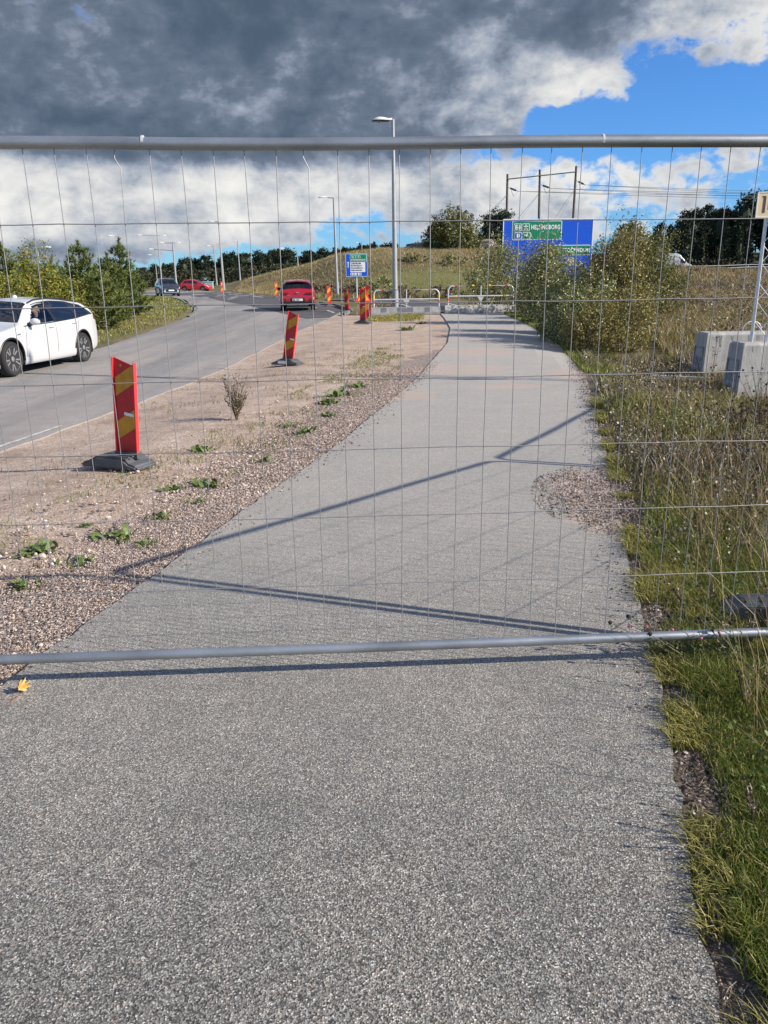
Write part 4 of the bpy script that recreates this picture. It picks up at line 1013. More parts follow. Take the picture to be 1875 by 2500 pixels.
    def patch(s, name, m, parent, pts, side=1, off=.006, nu=10, nv=5):
        """panel following the skin; pts = four (x,t) corners: lower front, lower rear, upper rear, upper front"""
        V = []; F = []
        for j in range(nv + 1):
            g = j / nv
            for i in range(nu + 1):
                f = i / nu
                x = (pts[0][0] * (1 - f) + pts[1][0] * f) * (1 - g) + (pts[3][0] * (1 - f) + pts[2][0] * f) * g
                t = (pts[0][1] * (1 - f) + pts[1][1] * f) * (1 - g) + (pts[3][1] * (1 - f) + pts[2][1] * f) * g
                V.append(s.P3(x, t, side, off))
        for j in range(nv):
            for i in range(nu): a = j * (nu + 1) + i; F.append((a, a + 1, a + nu + 2, a + nu + 1))
        mb = MB().add(V, F); ob = mb.build(name, m, parent, True)
        return ob
    def cross(s, name, m, parent, xa, xb, t0, off=.006, nu=14, nv=6, inset=0.0):
        """windscreen or rear window: across the car between x=xa and x=xb above row t0"""
        V = []; F = []
        for j in range(nv + 1):
            x = xa + (xb - xa) * j / nv
            half = [s.P3(x, 11 - (11 - t0) * (i / nu) ** 1.0, 1, off) for i in range(nu, -1, -1)]
            row = half + [Vector((p.x, -p.y, p.z)) for p in half[::-1][1:]]
            V += row
        n = 2 * nu + 1
        for j in range(nv):
            for i in range(n - 1): a = j * n + i; F.append((a, a + 1, a + n + 1, a + n))
        return MB().add(V, F).build(name, m, parent, True)
    def line(s, name, m, parent, pts, side, w=.004, off=.003):
        P = []
        for (x0, t0), (x1, t1) in zip(pts[:-1], pts[1:]):
            for k in range(6): f = k / 6; P.append(s.P3(x0 + (x1 - x0) * f, t0 + (t1 - t0) * f, side, off))
        P.append(s.P3(pts[-1][0], pts[-1][1], side, off))
        return MB().tube(P, w, 4).build(name, m, parent, True)
def wheel(parent, x, y, r, side, w=.22, spokes=5, caliper=False, detail=True):
    o_ = bpy.data.objects.new('wheel', None); C.objects.link(o_); o_.parent = parent; o_.location = (x, y, r); o_.rotation_euler = (-side * PI / 2, 0, 0)
    n = 36 if detail else 16
    MB().lathe([(r * .66, -w / 2 + .01), (r * .9, -w / 2), (r * .985, -w / 2 + .03), (r, -w / 4), (r, w / 4), (r * .985, w / 2 - .03), (r * .9, w / 2), (r * .70, w / 2 - .012), (r * .66, w / 2 - .03)], n).build('tyre', M_TYRE, o_, True)
    MB().lathe([(r * .10, w / 2 - .13), (r * .64, w / 2 - .13), (r * .655, w / 2 - .07)], n).build('rim_inside', M_RIMD, o_, True)
    rm = MB(); rg_ = []
    for k in range(n): pass
    rm.lathe([(r * .635, w / 2 - .05), (r * .70, w / 2 - .05), (r * .70, w / 2 - .008), (r * .665, w / 2 - .006)], n)
    rm = MB()
    nn = n; V = []; F = []
    for rr, z in ((r * .64, w / 2 - .06), (r * .70, w / 2 - .010), (r * .715, w / 2 - .012), (r * .715, w / 2 - .07)):
        for k in range(nn): V.append((rr * math.cos(2 * PI * k / nn), rr * math.sin(2 * PI * k / nn), z))
    for i in range(3):
        for k in range(nn): F.append((i * nn + k, i * nn + (k + 1) % nn, (i + 1) * nn + (k + 1) % nn, (i + 1) * nn + k))
    rm.add(V, F)
    for k in range(spokes):
        a = 2 * PI * k / spokes + .3
        for da in (-.21, .21):
            c0, c1 = Vector((r * .12 * math.cos(a), r * .12 * math.sin(a), w / 2 - .035)), Vector((r * .66 * math.cos(a + da), r * .66 * math.sin(a + da), w / 2 - .02))
            t = (c1 - c0).normalized(); nrm = Vector((-t.y, t.x, 0)) * r * .045
            rm.add([c0 - nrm * .8, c0 + nrm * .8, c1 + nrm, c1 - nrm, c0 - nrm * .8 - Vector((0, 0, .03)), c0 + nrm * .8 - Vector((0, 0, .03)), c1 + nrm - Vector((0, 0, .03)), c1 - nrm - Vector((0, 0, .03))],
                   [(0, 1, 2, 3), (7, 6, 5, 4), (0, 4, 5, 1), (1, 5, 6, 2), (2, 6, 7, 3), (3, 7, 4, 0)])
    rm.lathe([(r * .15, w / 2 - .06), (r * .15, w / 2 - .022), (r * .08, w / 2 - .015)], 14)
    rm.build('rim', M_RIM, o_, False)
    if caliper: MB().box((-r * .42, 0, w / 2 - .085), (.07, .15, .05)).build('brake_caliper', M_CAL, o_)
    return o_
def car(name, label, cat, prof, col, pos, rz, kind):
    """kind: dict of options"""
    t = empty(name, pos, rz, label, cat)
    if kind.get('rot'): t.rotation_euler = kind['rot']
    L, W = prof['L'], prof['W']; hwm = W / 2
    c = Car(L, prof['top'], prof['belt'], [(x, v * hwm) for x, v in prof['hw']], prof['rw'], prof['zb'], W)
    wr = prof['wr']; wx = prof['wheels']; det = kind.get('detail', 1)
    c.body(t, col, wx, wr, kind.get('holes', ()), 170 if det else 60)
    ym = hwm - .125
    for x in wx:
        for sg in (1, -1):
            wheel(t, L / 2 - x, sg * ym, wr, sg, .22, 5, kind.get('caliper') and x == wx[0], det)
            # arch lip and liner
            q = [Vector((L / 2 - x + (wr + .066) * math.cos(a), 0, wr + (wr + .066) * math.sin(a))) for a in np.linspace(-.35, PI + .35, 19)]
            pts = []
            for p in q:
                z = max(p.z, .16); P = c.rows(L / 2 - p.x); zz = [v[1] for v in P[1:7]]; yy = [v[0] for v in P[1:7]]
                pts.append(Vector((p.x, sg * (float(np.interp(z, zz, yy)) + .001), z)))
            MB().tube(pts, .019, 6).build('arch_lip', kind.get('lip', M_TRIM), t, True)
    lin = MB()
    for x in wx:
        for sg in (1, -1):
            n = 18; V = []; F = []
            for yv in (hwm - .03, hwm - .36):
                for k in range(n + 1):
                    a = -.35 + (PI + .7) * k / n; V.append((L / 2 - x + (wr + .062) * math.cos(a), sg * yv, wr + (wr + .062) * math.sin(a)))
            for k in range(n): F.append((k, k + 1, n + 2 + k, n + 1 + k))
            F.append(tuple(n + 1 + k for k in range(n + 1))); lin.add(V, F)
    lin.build('wheel_liner', M_WELL, t)
    MB().box((0, 0, prof['zb'] if not isinstance(prof['zb'], list) else .22), (L * .82, W * .8, .06)).build('underbody', M_WELL, t)
    return t, c
# ---- white estate car
M_CARW = mat('white_car_paint', (.50, .51, .52), .25, coat=.6)
M_CARB = M_CARW.copy(); M_CARB.name = 'white_paint_outside_dark_trim_inside'
nt_ = M_CARB.node_tree; g_ = nt_.nodes.new('ShaderNodeNewGeometry'); x_ = nt_.nodes.new('ShaderNodeMix'); x_.data_type = 'RGBA'
x_.inputs[6].default_value = (.50, .51, .52, 1); x_.inputs[7].default_value = (.02, .02, .022, 1); nt_.links.new(g_.outputs['Backfacing'], x_.inputs[0]); nt_.links.new(x_.outputs[2], nt_.nodes['Principled BSDF'].inputs['Base Color'])
est = dict(L=4.87, W=1.86, wr=.345, wheels=(.98, 3.86), zb=[(0, .24), (.3, .18), (1.4, .20), (3.4, .20), (4.5, .26), (4.87, .34)],
    top=[(0, .56), (.06, .68), (.25, .79), (.7, .90), (1.2, .985), (1.38, 1.03), (1.75, 1.24), (2.12, 1.42), (2.5, 1.485), (3.0, 1.50), (3.6, 1.47), (4.2, 1.415), (4.42, 1.38), (4.62, 1.20), (4.78, .99), (4.84, .93), (4.87, .70)],
    belt=[(0, .54), (.25, .76), (.8, .86), (1.35, .95), (2.5, .975), (3.6, 1.02), (4.3, 1.07), (4.6, 1.08), (4.8, .93), (4.87, .66)],
    hw=[(0, .66), (.12, .80), (.35, .91), (.9, .985), (1.6, .985), (3.0, .99), (3.9, .985), (4.4, .95), (4.7, .89), (4.87, .80)],
    rw=[(0, .6), (1.3, .70), (2.1, .60), (2.6, .585), (3.8, .575), (4.4, .55), (4.87, .55)])
r_w = np.array([-7.14, 18.64]); f_w = np.array([-7.52, 15.72]); dirc = (f_w - r_w) / np.linalg.norm(f_w - r_w)
nrm_ = np.array([dirc[1], -dirc[0]])  # to the right-hand side of travel is screen left
mid = (r_w + f_w) / 2 + nrm_ * (-1 if np.dot(nrm_, [1, 0]) > 0 else 1) * .80
off_x = est['L'] / 2 - (est['wheels'][0] + est['wheels'][1]) / 2
ctr = mid - dirc * off_x * (1) 
wc, cw = car('estate_car', 'white estate car driving out of the left edge of the picture', 'car', est, M_CARB, (ctr[0], ctr[1], Z1(mid[0], mid[1]) - .0), math.atan2(dirc[1], dirc[0]),
             dict(caliper=True, holes=((1.64, 2.30, 2.70, 6.2, 8.62),), lip=M_TRIM))
for sg in (1, -1):
    cw.patch('side_window', M_GLASSC, wc, [(1.60, 6.12), (2.72, 6.12), (2.72, 8.75), (2.28, 8.6)], sg, .010, 12, 6)
    cw.patch('side_window', M_GLASSD, wc, [(2.78, 6.12), (3.72, 6.12), (3.66, 8.75), (2.78, 8.75)], sg, .010, 10, 6)
    cw.patch('side_window', M_GLASSD, wc, [(3.77, 6.12), (4.48, 6.3), (4.20, 8.3), (3.71, 8.75)], sg, .010, 8, 6)
    cw.patch('window_surround', M_TRIM, wc, [(2.70, 6.0), (2.80, 6.0), (2.80, 8.85), (2.70, 8.85)], sg, .012, 2, 8)
    cw.patch('window_surround', M_TRIM, wc, [(3.69, 6.02), (3.80, 6.02), (3.74, 8.85), (3.63, 8.85)], sg, .012, 2, 8)
    cw.line('window_trim', M_TRIM, wc, [(2.26, 8.75), (3.0, 8.85), (3.7, 8.85), (4.22, 8.4), (4.50, 6.3)], sg, .010, .006)
    cw.line('window_trim', M_TRIM, wc, [(1.52, 6.05), (2.6, 6.03), (3.7, 6.03), (4.52, 6.22)], sg, .010, .006)
    cw.line('roof_rail', M_TRIM, wc, [(2.20, 9.3), (2.5, 9.45), (3.2, 9.5), (3.9, 9.45), (4.28, 9.3)], sg, .018, .022)
    for pts in ([(1.45, 2.2), (1.50, 4), (1.58, 5.9)], [(2.70, 2.2), (2.72, 5.9)], [(3.50, 2.2), (3.62, 3.6), (3.70, 5.0), (3.74, 5.9)], [(1.45, 2.3), (2.6, 2.2), (3.5, 2.3)]):
        cw.line('door_gap', M_GAP, wc, pts, sg, .005, .001)
    for x0 in (2.42, 3.42):
        cw.line('door_handle', M_CARW, wc, [(x0, 5.28), (x0 + .20, 5.28)], sg, .014, .022)
    cw.patch('tail_light', M_TL, wc, [(4.55, 5.25), (4.85, 5.2), (4.82, 6.1), (4.60, 6.0)], sg, .008, 6, 4)
    cw.patch('headlight', M_HL, wc, [(.12, 4.9), (.75, 5.5), (.80, 6.2), (.16, 6.1)], sg, .008, 6, 4)
    cw.patch('side_skirt', M_CARW, wc, [(1.40, 1.4), (3.46, 1.4), (3.46, 2.6), (1.40, 2.6)], sg, .018, 10, 3)
    # mirror
    mp_ = cw.P3(1.72, 6.15, sg, .0)
    mm = MB(); rings = []
    for k in range(7):
        a = k / 6; ww = math.sin(PI * (.08 + .84 * a)) ** .6
        rings.append([(mp_.x + .02 + .07 * ww * math.cos(b) , mp_.y + sg * (.06 + .20 * a), mp_.z + .07 + .075 * ww * math.sin(b)) for b in np.linspace(0, 2 * PI, 10, endpoint=False)])
    V = [p for r_ in rings for p in r_]; F = [(i * 10 + j, i * 10 + (j + 1) % 10, (i + 1) * 10 + (j + 1) % 10, (i + 1) * 10 + j) for i in range(6) for j in range(10)] + [tuple(range(10)), tuple(60 + j for j in range(10))]
    mr = mm.add(V, F).build('mirror', M_CARW, wc, True)
    MB().tube([(mp_.x, mp_.y - sg * .01, mp_.z - .02), (mp_.x + .01, mp_.y + sg * .10, mp_.z + .03)], [.03, .025], 8).build('mirror_foot', M_TRIM, mr, True)
cw.cross('windscreen', M_GLASSD, wc, 1.42, 2.14, 9.25, .008)
cw.cross('rear_window', M_GLASSD, wc, 4.46, 4.76, 9.5, .008)
MB().lathe([(.055, 0), (.06, .02), (.045, .05), (.01, .065)], 12, Matrix.Translation((est['L'] / 2 - 2.75, 0, 1.505))).build('roof_antenna', M_CARW, wc, True)
cw.patch('side_badge', M_CHROME, wc, [(1.22, 4.85), (1.34, 4.85), (1.34, 5.0), (1.22, 5.0)], 1, .004, 1, 1)
inn = MB()
for sy in (.38, -.38):
    for sx, in ((2.55,), (3.35,)):
        inn.box((est['L'] / 2 - sx, sy, .55), (.5, .48, .18)); inn.box((est['L'] / 2 - sx - .28, sy, .87), (.14, .46, .62), Matrix.Identity(4)); inn.box((est['L'] / 2 - sx - .30, sy, 1.22), (.09, .24, .16))
inn.build('seats', M_SEAT, wc)
MB().box((est['L'] / 2 - 1.62, 0, .86), (.4, 1.45, .22)).build('dashboard', M_SEAT, wc)
MB().tube([Vector((est['L'] / 2 - 2.02 + .05 * math.sin(a), .38 + .18 * math.cos(a), .98 + .16 * math.sin(a))) for a in np.linspace(0, 2 * PI, 17)], .014, 6).build('steering_wheel', M_TRIM, wc, True)
# driver
def skin(name, verts, edges, radii, m, parent=None, lv=2, root=0):
    me = bpy.data.meshes.new(name); me.from_pydata(verts, edges, []); ob = bpy.data.objects.new(name, me); C.objects.link(ob)
    ob.modifiers.new('skin', 'SKIN'); sv = me.skin_vertices[0].data
    for i, r_ in enumerate(radii): sv[i].radius = (r_, r_) if not isinstance(r_, tuple) else r_
    sv[root].use_root = True
    sb = ob.modifiers.new('sub', 'SUBSURF'); sb.levels = lv; sb.render_levels = lv
    dg = bpy.context.evaluated_depsgraph_get(); m2 = bpy.data.meshes.new_from_object(ob.evaluated_get(dg)); bpy.data.objects.remove(ob)
    m2.materials.clear(); m2.materials.append(m); m2.polygons.foreach_set('use_smooth', [True] * len(m2.polygons)); m2.name = name
    return link(name, m2, parent)
M_SKIN = mat('skin', (.48, .29, .21), .55); M_HAIR = mat('grey_blond_hair', (.45, .36, .24), .7, var=.2, scale=40); M_COAT = mat('dark_blue_jacket', (.02, .025, .045), .8)
loc_d = wc.matrix_basis @ Vector((est['L'] / 2 - 2.62, .50, .57))
dr = empty('person', loc_d, wc.rotation_euler.z, 'driver with light hair and dark jacket at the wheel of the white estate car', 'person')
skin('torso', [(0, 0, 0), (-.04, 0, .25), (-.05, 0, .42), (-.03, 0, .50), (-.04, .17, .42), (.10, .22, .24), (.36, .16, .33), (-.04, -.17, .42), (.10, -.22, .24), (.36, -.16, .33), (.25, .1, .0), (.48, .12, .03), (.25, -.1, .0), (.48, -.12, .03)],
     [(0, 1), (1, 2), (2, 3), (2, 4), (4, 5), (5, 6), (2, 7), (7, 8), (8, 9), (0, 10), (10, 11), (0, 12), (12, 13)], [(.15, .12), (.15, .12), (.14, .10), .06, .07, .055, .035, .07, .055, .035, .09, .07, .09, .07], M_COAT, dr)
hd = skin('head', [(-.03, 0, .50), (-.015, 0, .575), (.0, 0, .64), (-.01, 0, .72), (.085, 0, .655), (.105, 0, .645)], [(0, 1), (1, 2), (2, 3), (2, 4), (4, 5)], [.052, .06, .088, .075, .03, .016], M_SKIN, dr)
hair = MB()
for zz in range(1): pass
V = []; F = []; nn = 12; mm_ = 7
for i in range(mm_ + 1):
    ph = PI * .62 * i / mm_
    for k in range(nn):
        th = 2 * PI * k / nn; V.append((-.025 + .105 * math.sin(ph) * math.cos(th) * (1.0 if math.cos(th) < .3 else .75), .092 * math.sin(ph) * math.sin(th), .675 + .115 * math.cos(ph) - (.02 if math.cos(th) < 0 else -.03) * (i / mm_)))
for i in range(mm_):
    for k in range(nn): F.append((i * nn + k, i * nn + (k + 1) % nn, (i + 1) * nn + (k + 1) % nn, (i + 1) * nn + k))
hair.add(V, F).build('hair', M_HAIR, dr, True)
# ---- sport utility shapes
suv = dict(L=4.42, W=1.82, wr=.345, wheels=(.90, 3.58), zb=[(0, .30), (.3, .24), (3.9, .26), (4.42, .42)],
    top=[(0, .60), (.05, .80), (.3, .93), (1.15, 1.04), (1.30, 1.08), (1.95, 1.42), (2.3, 1.50), (2.9, 1.52), (3.6, 1.49), (3.95, 1.45), (4.05, 1.42), (4.22, 1.12), (4.30, .98), (4.38, .94), (4.42, .60)],
    belt=[(0, .56), (.3, .88), (1.25, 1.0), (3.9, 1.06), (4.2, 1.02), (4.42, .56)],
    hw=[(0, .70), (.15, .86), (.5, .96), (1.0, .99), (3.4, 1.0), (4.0, .98), (4.3, .95), (4.42, .90)],
    rw=[(0, .6), (1.2, .72), (1.95, .62), (2.8, .61), (4.0, .60), (4.42, .68)])
def suv_common(t, c, paint_, Lc, rail=M_CHROME, rear=True, front=True, wz=(1.34, 1.92), rz_=(4.06, 4.24), win=((1.5, 2.6, 2.6, 2.15), (2.66, 3.45, 3.40, 2.66), (3.50, 4.0, 3.85, 3.45))):
    for sg in (1, -1):
        for a, b, c_, d in win: c.patch('side_window', M_GLASSD, t, [(a, 6.12), (b, 6.12), (c_, 8.7), (d, 8.6)], sg, .008, 6, 4)
        c.line('roof_rail', rail, t, [(win[0][3] + .1, 9.3), (2.8, 9.45), (win[2][2], 9.3)], sg, .018, .022)
        for pts in ([(win[0][0] - .05, 2.4), (win[0][0], 5.9)], [(win[0][1] + .03, 2.4), (win[0][1] + .03, 5.9)]): c.line('door_gap', M_GAP, t, pts, sg, .004, .001)
        for x0 in (win[0][1] - .3, win[1][1] - .25): c.line('door_handle', paint_, t, [(x0, 5.4), (x0 + .18, 5.4)], sg, .014, .02)
        mp_ = c.P3(win[0][0] + .2, 6.2, sg, 0)
        MB().box((mp_.x, mp_.y + sg * .14, mp_.z + .05), (.12, .20, .15)).build('mirror', M_TRIM if paint_ is not M_CARK else paint_, t, bevel=.03)
        c.line('lower_cladding', M_TRIM, t, [(.9 + .45, 1.8), (3.1, 1.8)], sg, .05, .0)
    c.cross('windscreen', M_GLASSD, t, wz[0], wz[1], 9.3, .008)
    c.cross('rear_window', M_GLASSD, t, rz_[0], rz_[1], 9.2, .010)
M_CARR = mat('dark_red_metallic_paint', (.42, .008, .02), .28, .25, coat=1.0); M_CARK = mat('blue_black_metallic_paint', (.035, .042, .055), .3, .5, coat=1.0); M_CARR2 = mat('bright_red_paint', (.50, .012, .02), .3, coat=.8)
# red car seen from behind
pR = atY(727, 41.5)
rc, cr_ = car('sport_utility_car', 'dark red sport utility car seen from behind on the road with dark rear window', 'car', suv, M_CARR, (pR.x - .18, 43.0, Z1(pR.x, 43.0)), math.radians(95.5), dict(lip=M_TRIM))
suv_common(rc, cr_, M_CARR, 4.42)
xr = -suv['L'] / 2
def rear_box(name, y0, y1, z0, z1, m_, dpt=.02, parent=None, x=xr, bev=.0): return MB().box((x - dpt / 2 + .004, (y0 + y1) / 2, (z0 + z1) / 2), (dpt, y1 - y0, z1 - z0)).build(name, m_, parent or rc, bevel=bev)
for sg in (1, -1):
    cr_.patch('tail_light', M_TL, rc, [(4.20, 5.3), (4.40, 5.2), (4.36, 6.05), (4.20, 6.0)], sg, .008, 4, 3)
    rear_box('tail_light', min(sg * .45, sg * .80), max(sg * .45, sg * .80), .84, .92, M_TL, .05, bev=.01)
    rear_box('reflector', min(sg * .62, sg * .78), max(sg * .62, sg * .78), .50, .55, M_TL, .03)
    rear_box('fog_light_recess', min(sg * .60, sg * .80), max(sg * .60, sg * .80), .44, .60, M_TRIM, .022)
rear_box('bumper', -.80, .80, .30, .47, M_TRIM, .07, bev=.02)
rear_box('skid_plate', -.55, .55, .28, .34, M_CHROME, .10, bev=.01)
rear_box('plate_recess', -.36, .36, .47, .63, M_TRIM, .02)
rp = rear_box('number_plate', -.26, .26, .49, .60, M_PLATE, .045)
text('plate_lettering', 'JBL 503', .10, M_BLACK, rp, (xr - .045, .235, .51), (PI / 2, 0, -PI / 2), .001, .002).scale.x = 1.05
rear_box('badge', -.07, .07, .88, .92, M_CHROME, .035)
rear_box('model_badge', .38, .52, .73, .75, M_CHROME, .012)
MB().tube([(xr + .1, 0, .30), (xr - .12, 0, .27), (xr - .14, 0, .36)], .022, 8).build('tow_bar', M_TRIM, rc, True)
MB().lathe([(.02, 0), (.016, .08)], 8, Matrix.Translation((-1.4, 0, 1.52))).build('roof_antenna', M_TRIM, rc)
MB().box((-1.93, 0, 1.475), (.20, 1.12, .035)).build('roof_spoiler', M_CARR, rc, bevel=.012)
MB().tube([(-1.96, 0, 1.30), (-2.05, .25, 1.13)], .012, 5).build('rear_wiper', M_TRIM, rc)
# dark car seen from the front
outl = dict(suv); outl.update(L=4.70, W=1.84, wheels=(.95, 3.62), wr=.36,
    top=[(0, .70), (.05, .88), (.3, 1.00), (1.15, 1.10), (1.30, 1.14), (1.95, 1.56), (2.3, 1.66), (3.0, 1.69), (4.0, 1.63), (4.35, 1.58), (4.55, 1.15), (4.66, 1.02), (4.70, .6)],
    belt=[(0, .66), (.3, .95), (1.25, 1.04), (4.2, 1.10), (4.5, 1.05), (4.70, .56)], hw=[(0, .78), (.15, .90), (.5, .97), (1.0, .99), (3.6, 1.0), (4.4, .96), (4.70, .88)], rw=[(0, .6), (1.2, .72), (1.95, .66), (2.8, .65), (4.3, .60), (4.70, .66)])
pK = atY(396, 77)
kc, ck = car('sport_utility_car', 'dark blue grey sport utility car driving towards the viewer round the bend', 'car', outl, M_CARK, (pK.x, 78.6, Z1(pK.x, 78)), math.radians(-66), dict())
suv_common(kc, ck, M_CARK, 4.7, rail=M_CHROME, wz=(1.34, 1.94), rz_=(4.38, 4.58), win=((1.5, 2.6, 2.6, 2.15), (2.66, 3.45, 3.40, 2.66), (3.50, 4.25, 4.05, 3.45)))
xf = outl['L'] / 2
def front_box(name, y0, y1, z0, z1, m_, dpt=.02, parent=None, bev=0.0, x=xf): return MB().box((x + dpt / 2 - .004, (y0 + y1) / 2, (z0 + z1) / 2), (dpt, y1 - y0, z1 - z0)).build(name, m_, parent or kc, bevel=bev)
for sg in (1, -1):
    ck.patch('headlight', M_HL, kc, [(.06, 5.2), (.62, 5.6), (.64, 6.3), (.06, 6.2)], sg, .012, 6, 3)
    front_box('chrome_bar', min(sg * .40, sg * .68), max(sg * .40, sg * .68), .66, .70, M_CHROME, .05)
    front_box('chrome_bar', min(sg * .52, sg * .66), max(sg * .52, sg * .66), .42, .66, M_CHROME, .04)
    front_box('fog_lamp', min(sg * .56, sg * .68), max(sg * .56, sg * .68), .44, .54, M_HL, .05)
front_box('grille', -.45, .45, .50, .72, M_TRIM, .03, bev=.008); front_box('bumper', -.70, .70, .30, .42, M_CHROME, .06, bev=.02)
front_box('number_plate', -.26, .26, .50, .61, M_PLATE, .05)
# red hatchback in the distance, seen from its side
hat = dict(suv); hat.update(L=4.0, W=1.72, wheels=(.80, 3.32), wr=.31, zb=.22,
    top=[(0, .55), (.05, .70), (.3, .82), (.9, .96), (1.0, 1.0), (1.75, 1.38), (2.2, 1.48), (3.0, 1.46), (3.5, 1.38), (3.85, 1.05), (3.97, .9), (4.0, .6)], belt=[(0, .52), (.3, .78), (1.0, .93), (3.4, 1.0), (3.9, .95), (4.0, .56)])
pH = atY(470, 105)
hc, chh = car('hatchback_car', 'small bright red hatchback crossing in the distance in front of the dark wood', 'car', hat, M_CARR2, (pH.x, 107, Z1(pH.x, 107) - .02), math.radians(-8), dict(detail=0))
for sg in (1, -1):
    for a, b, c_, d in ((1.2, 2.1, 2.1, 1.8), (2.16, 2.95, 2.9, 2.16), (3.0, 3.5, 3.35, 2.95)): chh.patch('side_window', M_GLASSD, hc, [(a, 6.12), (b, 6.12), (c_, 8.7), (d, 8.6)], sg, .008, 5, 3)
    chh.patch('headlight', M_HL, hc, [(.08, 5.0), (.6, 5.5), (.62, 6.2), (.08, 6.1)], sg, .012, 4, 2); chh.patch('tail_light', M_TL, hc, [(3.75, 5.4), (3.97, 5.3), (3.95, 6.0), (3.75, 6.0)], sg, .01, 3, 2)
    mp_ = chh.P3(1.45, 6.2, sg, 0); MB().box((mp_.x, mp_.y + sg * .1, mp_.z + .05), (.1, .16, .12)).build('mirror', M_CARR2, hc, bevel=.02)
chh.cross('windscreen', M_GLASSD, hc, 1.05, 1.72, 9.3, .008); chh.cross('rear_window', M_GLASSD, hc, 3.52, 3.84, 9.3, .010)
# pale roadside cabinet beyond the hatchback
pc = atY(505, 112); cb = empty('roadside_cabinet', (pc.x, 112, Z1(pc.x, 112)), 0, 'low pale turquoise cabinet behind the nose of the distant red hatchback', 'cabinet')
MB().box((0, 0, .5), (1.7, .6, 1.0)).build('cabinet_body', mat('pale_turquoise', (.22, .45, .45), .6, var=.1), cb, bevel=.02); MB().box((0, 0, 1.03), (1.8, .7, .06)).build('cabinet_lid', M_SW, cb)
# white van on the motorway
van = dict(suv); van.update(L=5.9, W=2.0, wheels=(1.0, 4.6), wr=.36, zb=.25,
    top=[(0, .70), (.08, .90), (.3, 1.05), (.85, 1.30), (.95, 1.36), (1.55, 2.05), (1.75, 2.18), (2.0, 2.50), (2.5, 2.68), (3.5, 2.72), (5.6, 2.70), (5.85, 2.62), (5.9, .8)],
    belt=[(0, .66), (.3, 1.0), (.9, 1.25), (2.0, 1.30), (5.8, 1.35), (5.9, .7)], hw=[(0, .78), (.2, .90), (.6, .97), (1.2, 1.0), (5.7, 1.0), (5.9, .97)], rw=[(0, .6), (.9, .80), (1.6, .78), (2.2, .80), (5.9, .82)])
pv = atY(1640, 121)
vc, cv = car('van', 'white high roofed van on the motorway beyond the bushes', 'van', van, M_CARW, (pv.x - .3, 121, Z1(pv.x, 121) + .05), math.radians(-4), dict(detail=0))
for sg in (1, -1):
    cv.patch('side_window', M_GLASSD, vc, [(1.05, 6.1), (1.95, 6.1), (1.95, 7.9), (1.55, 8.2)], sg, .008, 5, 3); cv.patch('headlight', M_HL, vc, [(.1, 5.0), (.5, 5.5), (.5, 6.3), (.1, 6.1)], sg, .012, 3, 2)
    mp_ = cv.P3(1.3, 6.2, sg, 0); MB().box((mp_.x, mp_.y + sg * .14, mp_.z + .15), (.14, .18, .35)).build('mirror', M_TRIM, vc, bevel=.02)
    cv.line('door_gap', M_GAP, vc, [(2.05, 2.4), (2.05, 8.5)], sg, .008, .001)
cv.cross('windscreen', M_GLASSD, vc, .98, 1.6, 9.3, .008)
# ------------------------------------------------------------------ vegetation
def quads_leaves(P, size, rg, aspect=.55, flat=None):
    """leaf cards: P (n,3) centres; returns V,F of diamond shaped leaves"""
    n = len(P); sz = np.broadcast_to(np.asarray(size, float), (n,))
    a = rg.normal(size=(n, 3)); a /= np.linalg.norm(a, axis=1)[:, None]
    b = np.cross(a, rg.normal(size=(n, 3))); b /= np.linalg.norm(b, axis=1)[:, None]
    c = np.cross(a, b)
    s = sz[:, None] / 2
    V = np.stack([P - a * s, P + b * s * aspect + c * s * .12, P + a * s, P - b * s * aspect + c * s * .12], 1).reshape(-1, 3)
    F = np.arange(4 * n).reshape(n, 4)
    return V, F
def needles(P, D, size, rg, k=5, w=.12):
    """tufts: k narrow triangles fanning round direction D"""
    n = len(P); V = []; 
    D = D / np.linalg.norm(D, axis=1)[:, None]
    for i in range(k):
        d = D + rg.normal(size=(n, 3)) * .55; d /= np.linalg.norm(d, axis=1)[:, None]
        s = np.cross(d, rg.normal(size=(n, 3))); s /= np.linalg.norm(s, axis=1)[:, None]
        L = (size * rg.uniform(.7, 1.2, n))[:, None]
        V.append(np.stack([P - s * L * w, P + s * L * w, P + d * L], 1))
    V = np.concatenate(V, 0).reshape(-1, 3); F = np.arange(len(V)).reshape(-1, 3)
    return V, F
def trunk_mb(h, r, rg, bend=.05, limbs=()):
    mb = MB(); pts = [(bend * h * math.sin(k * .8) * .3, bend * h * math.cos(k * .7) * .3, h * k / 6) for k in range(7)]
    mb.tube(pts, [r * (1 - .8 * k / 6) for k in range(7)], 7)
    for p0, p1, rr in limbs: mb.tube([p0, (Vector(p0) + Vector(p1)) / 2 + Vector((0, 0, .04)), p1], [rr, rr * .7, rr * .3], 5, cap=False)
    return mb
M_BARK = mat('pine_bark', (.10, .065, .045), .9, var=.35, scale=9, bump=.5); M_BARKB = mat('grey_bark', (.16, .14, .12), .9, var=.3, scale=9, bump=.4)
M_PINE = mat_island('young_pine_needles', [(0, (.055, .09, .024)), (.5, (.125, .165, .045)), (1, (.24, .26, .08))], .6, .2)
M_PINED = mat_island('dark_pine_needles', [(0, (.012, .022, .012)), (.6, (.022, .038, .018)), (1, (.05, .065, .03))], .7)
M_BIRCH = mat_island('birch_leaves', [(0, (.09, .13, .022)), (.5, (.19, .225, .035)), (.85, (.34, .31, .05)), (1, (.40, .25, .05))], .5, .3)
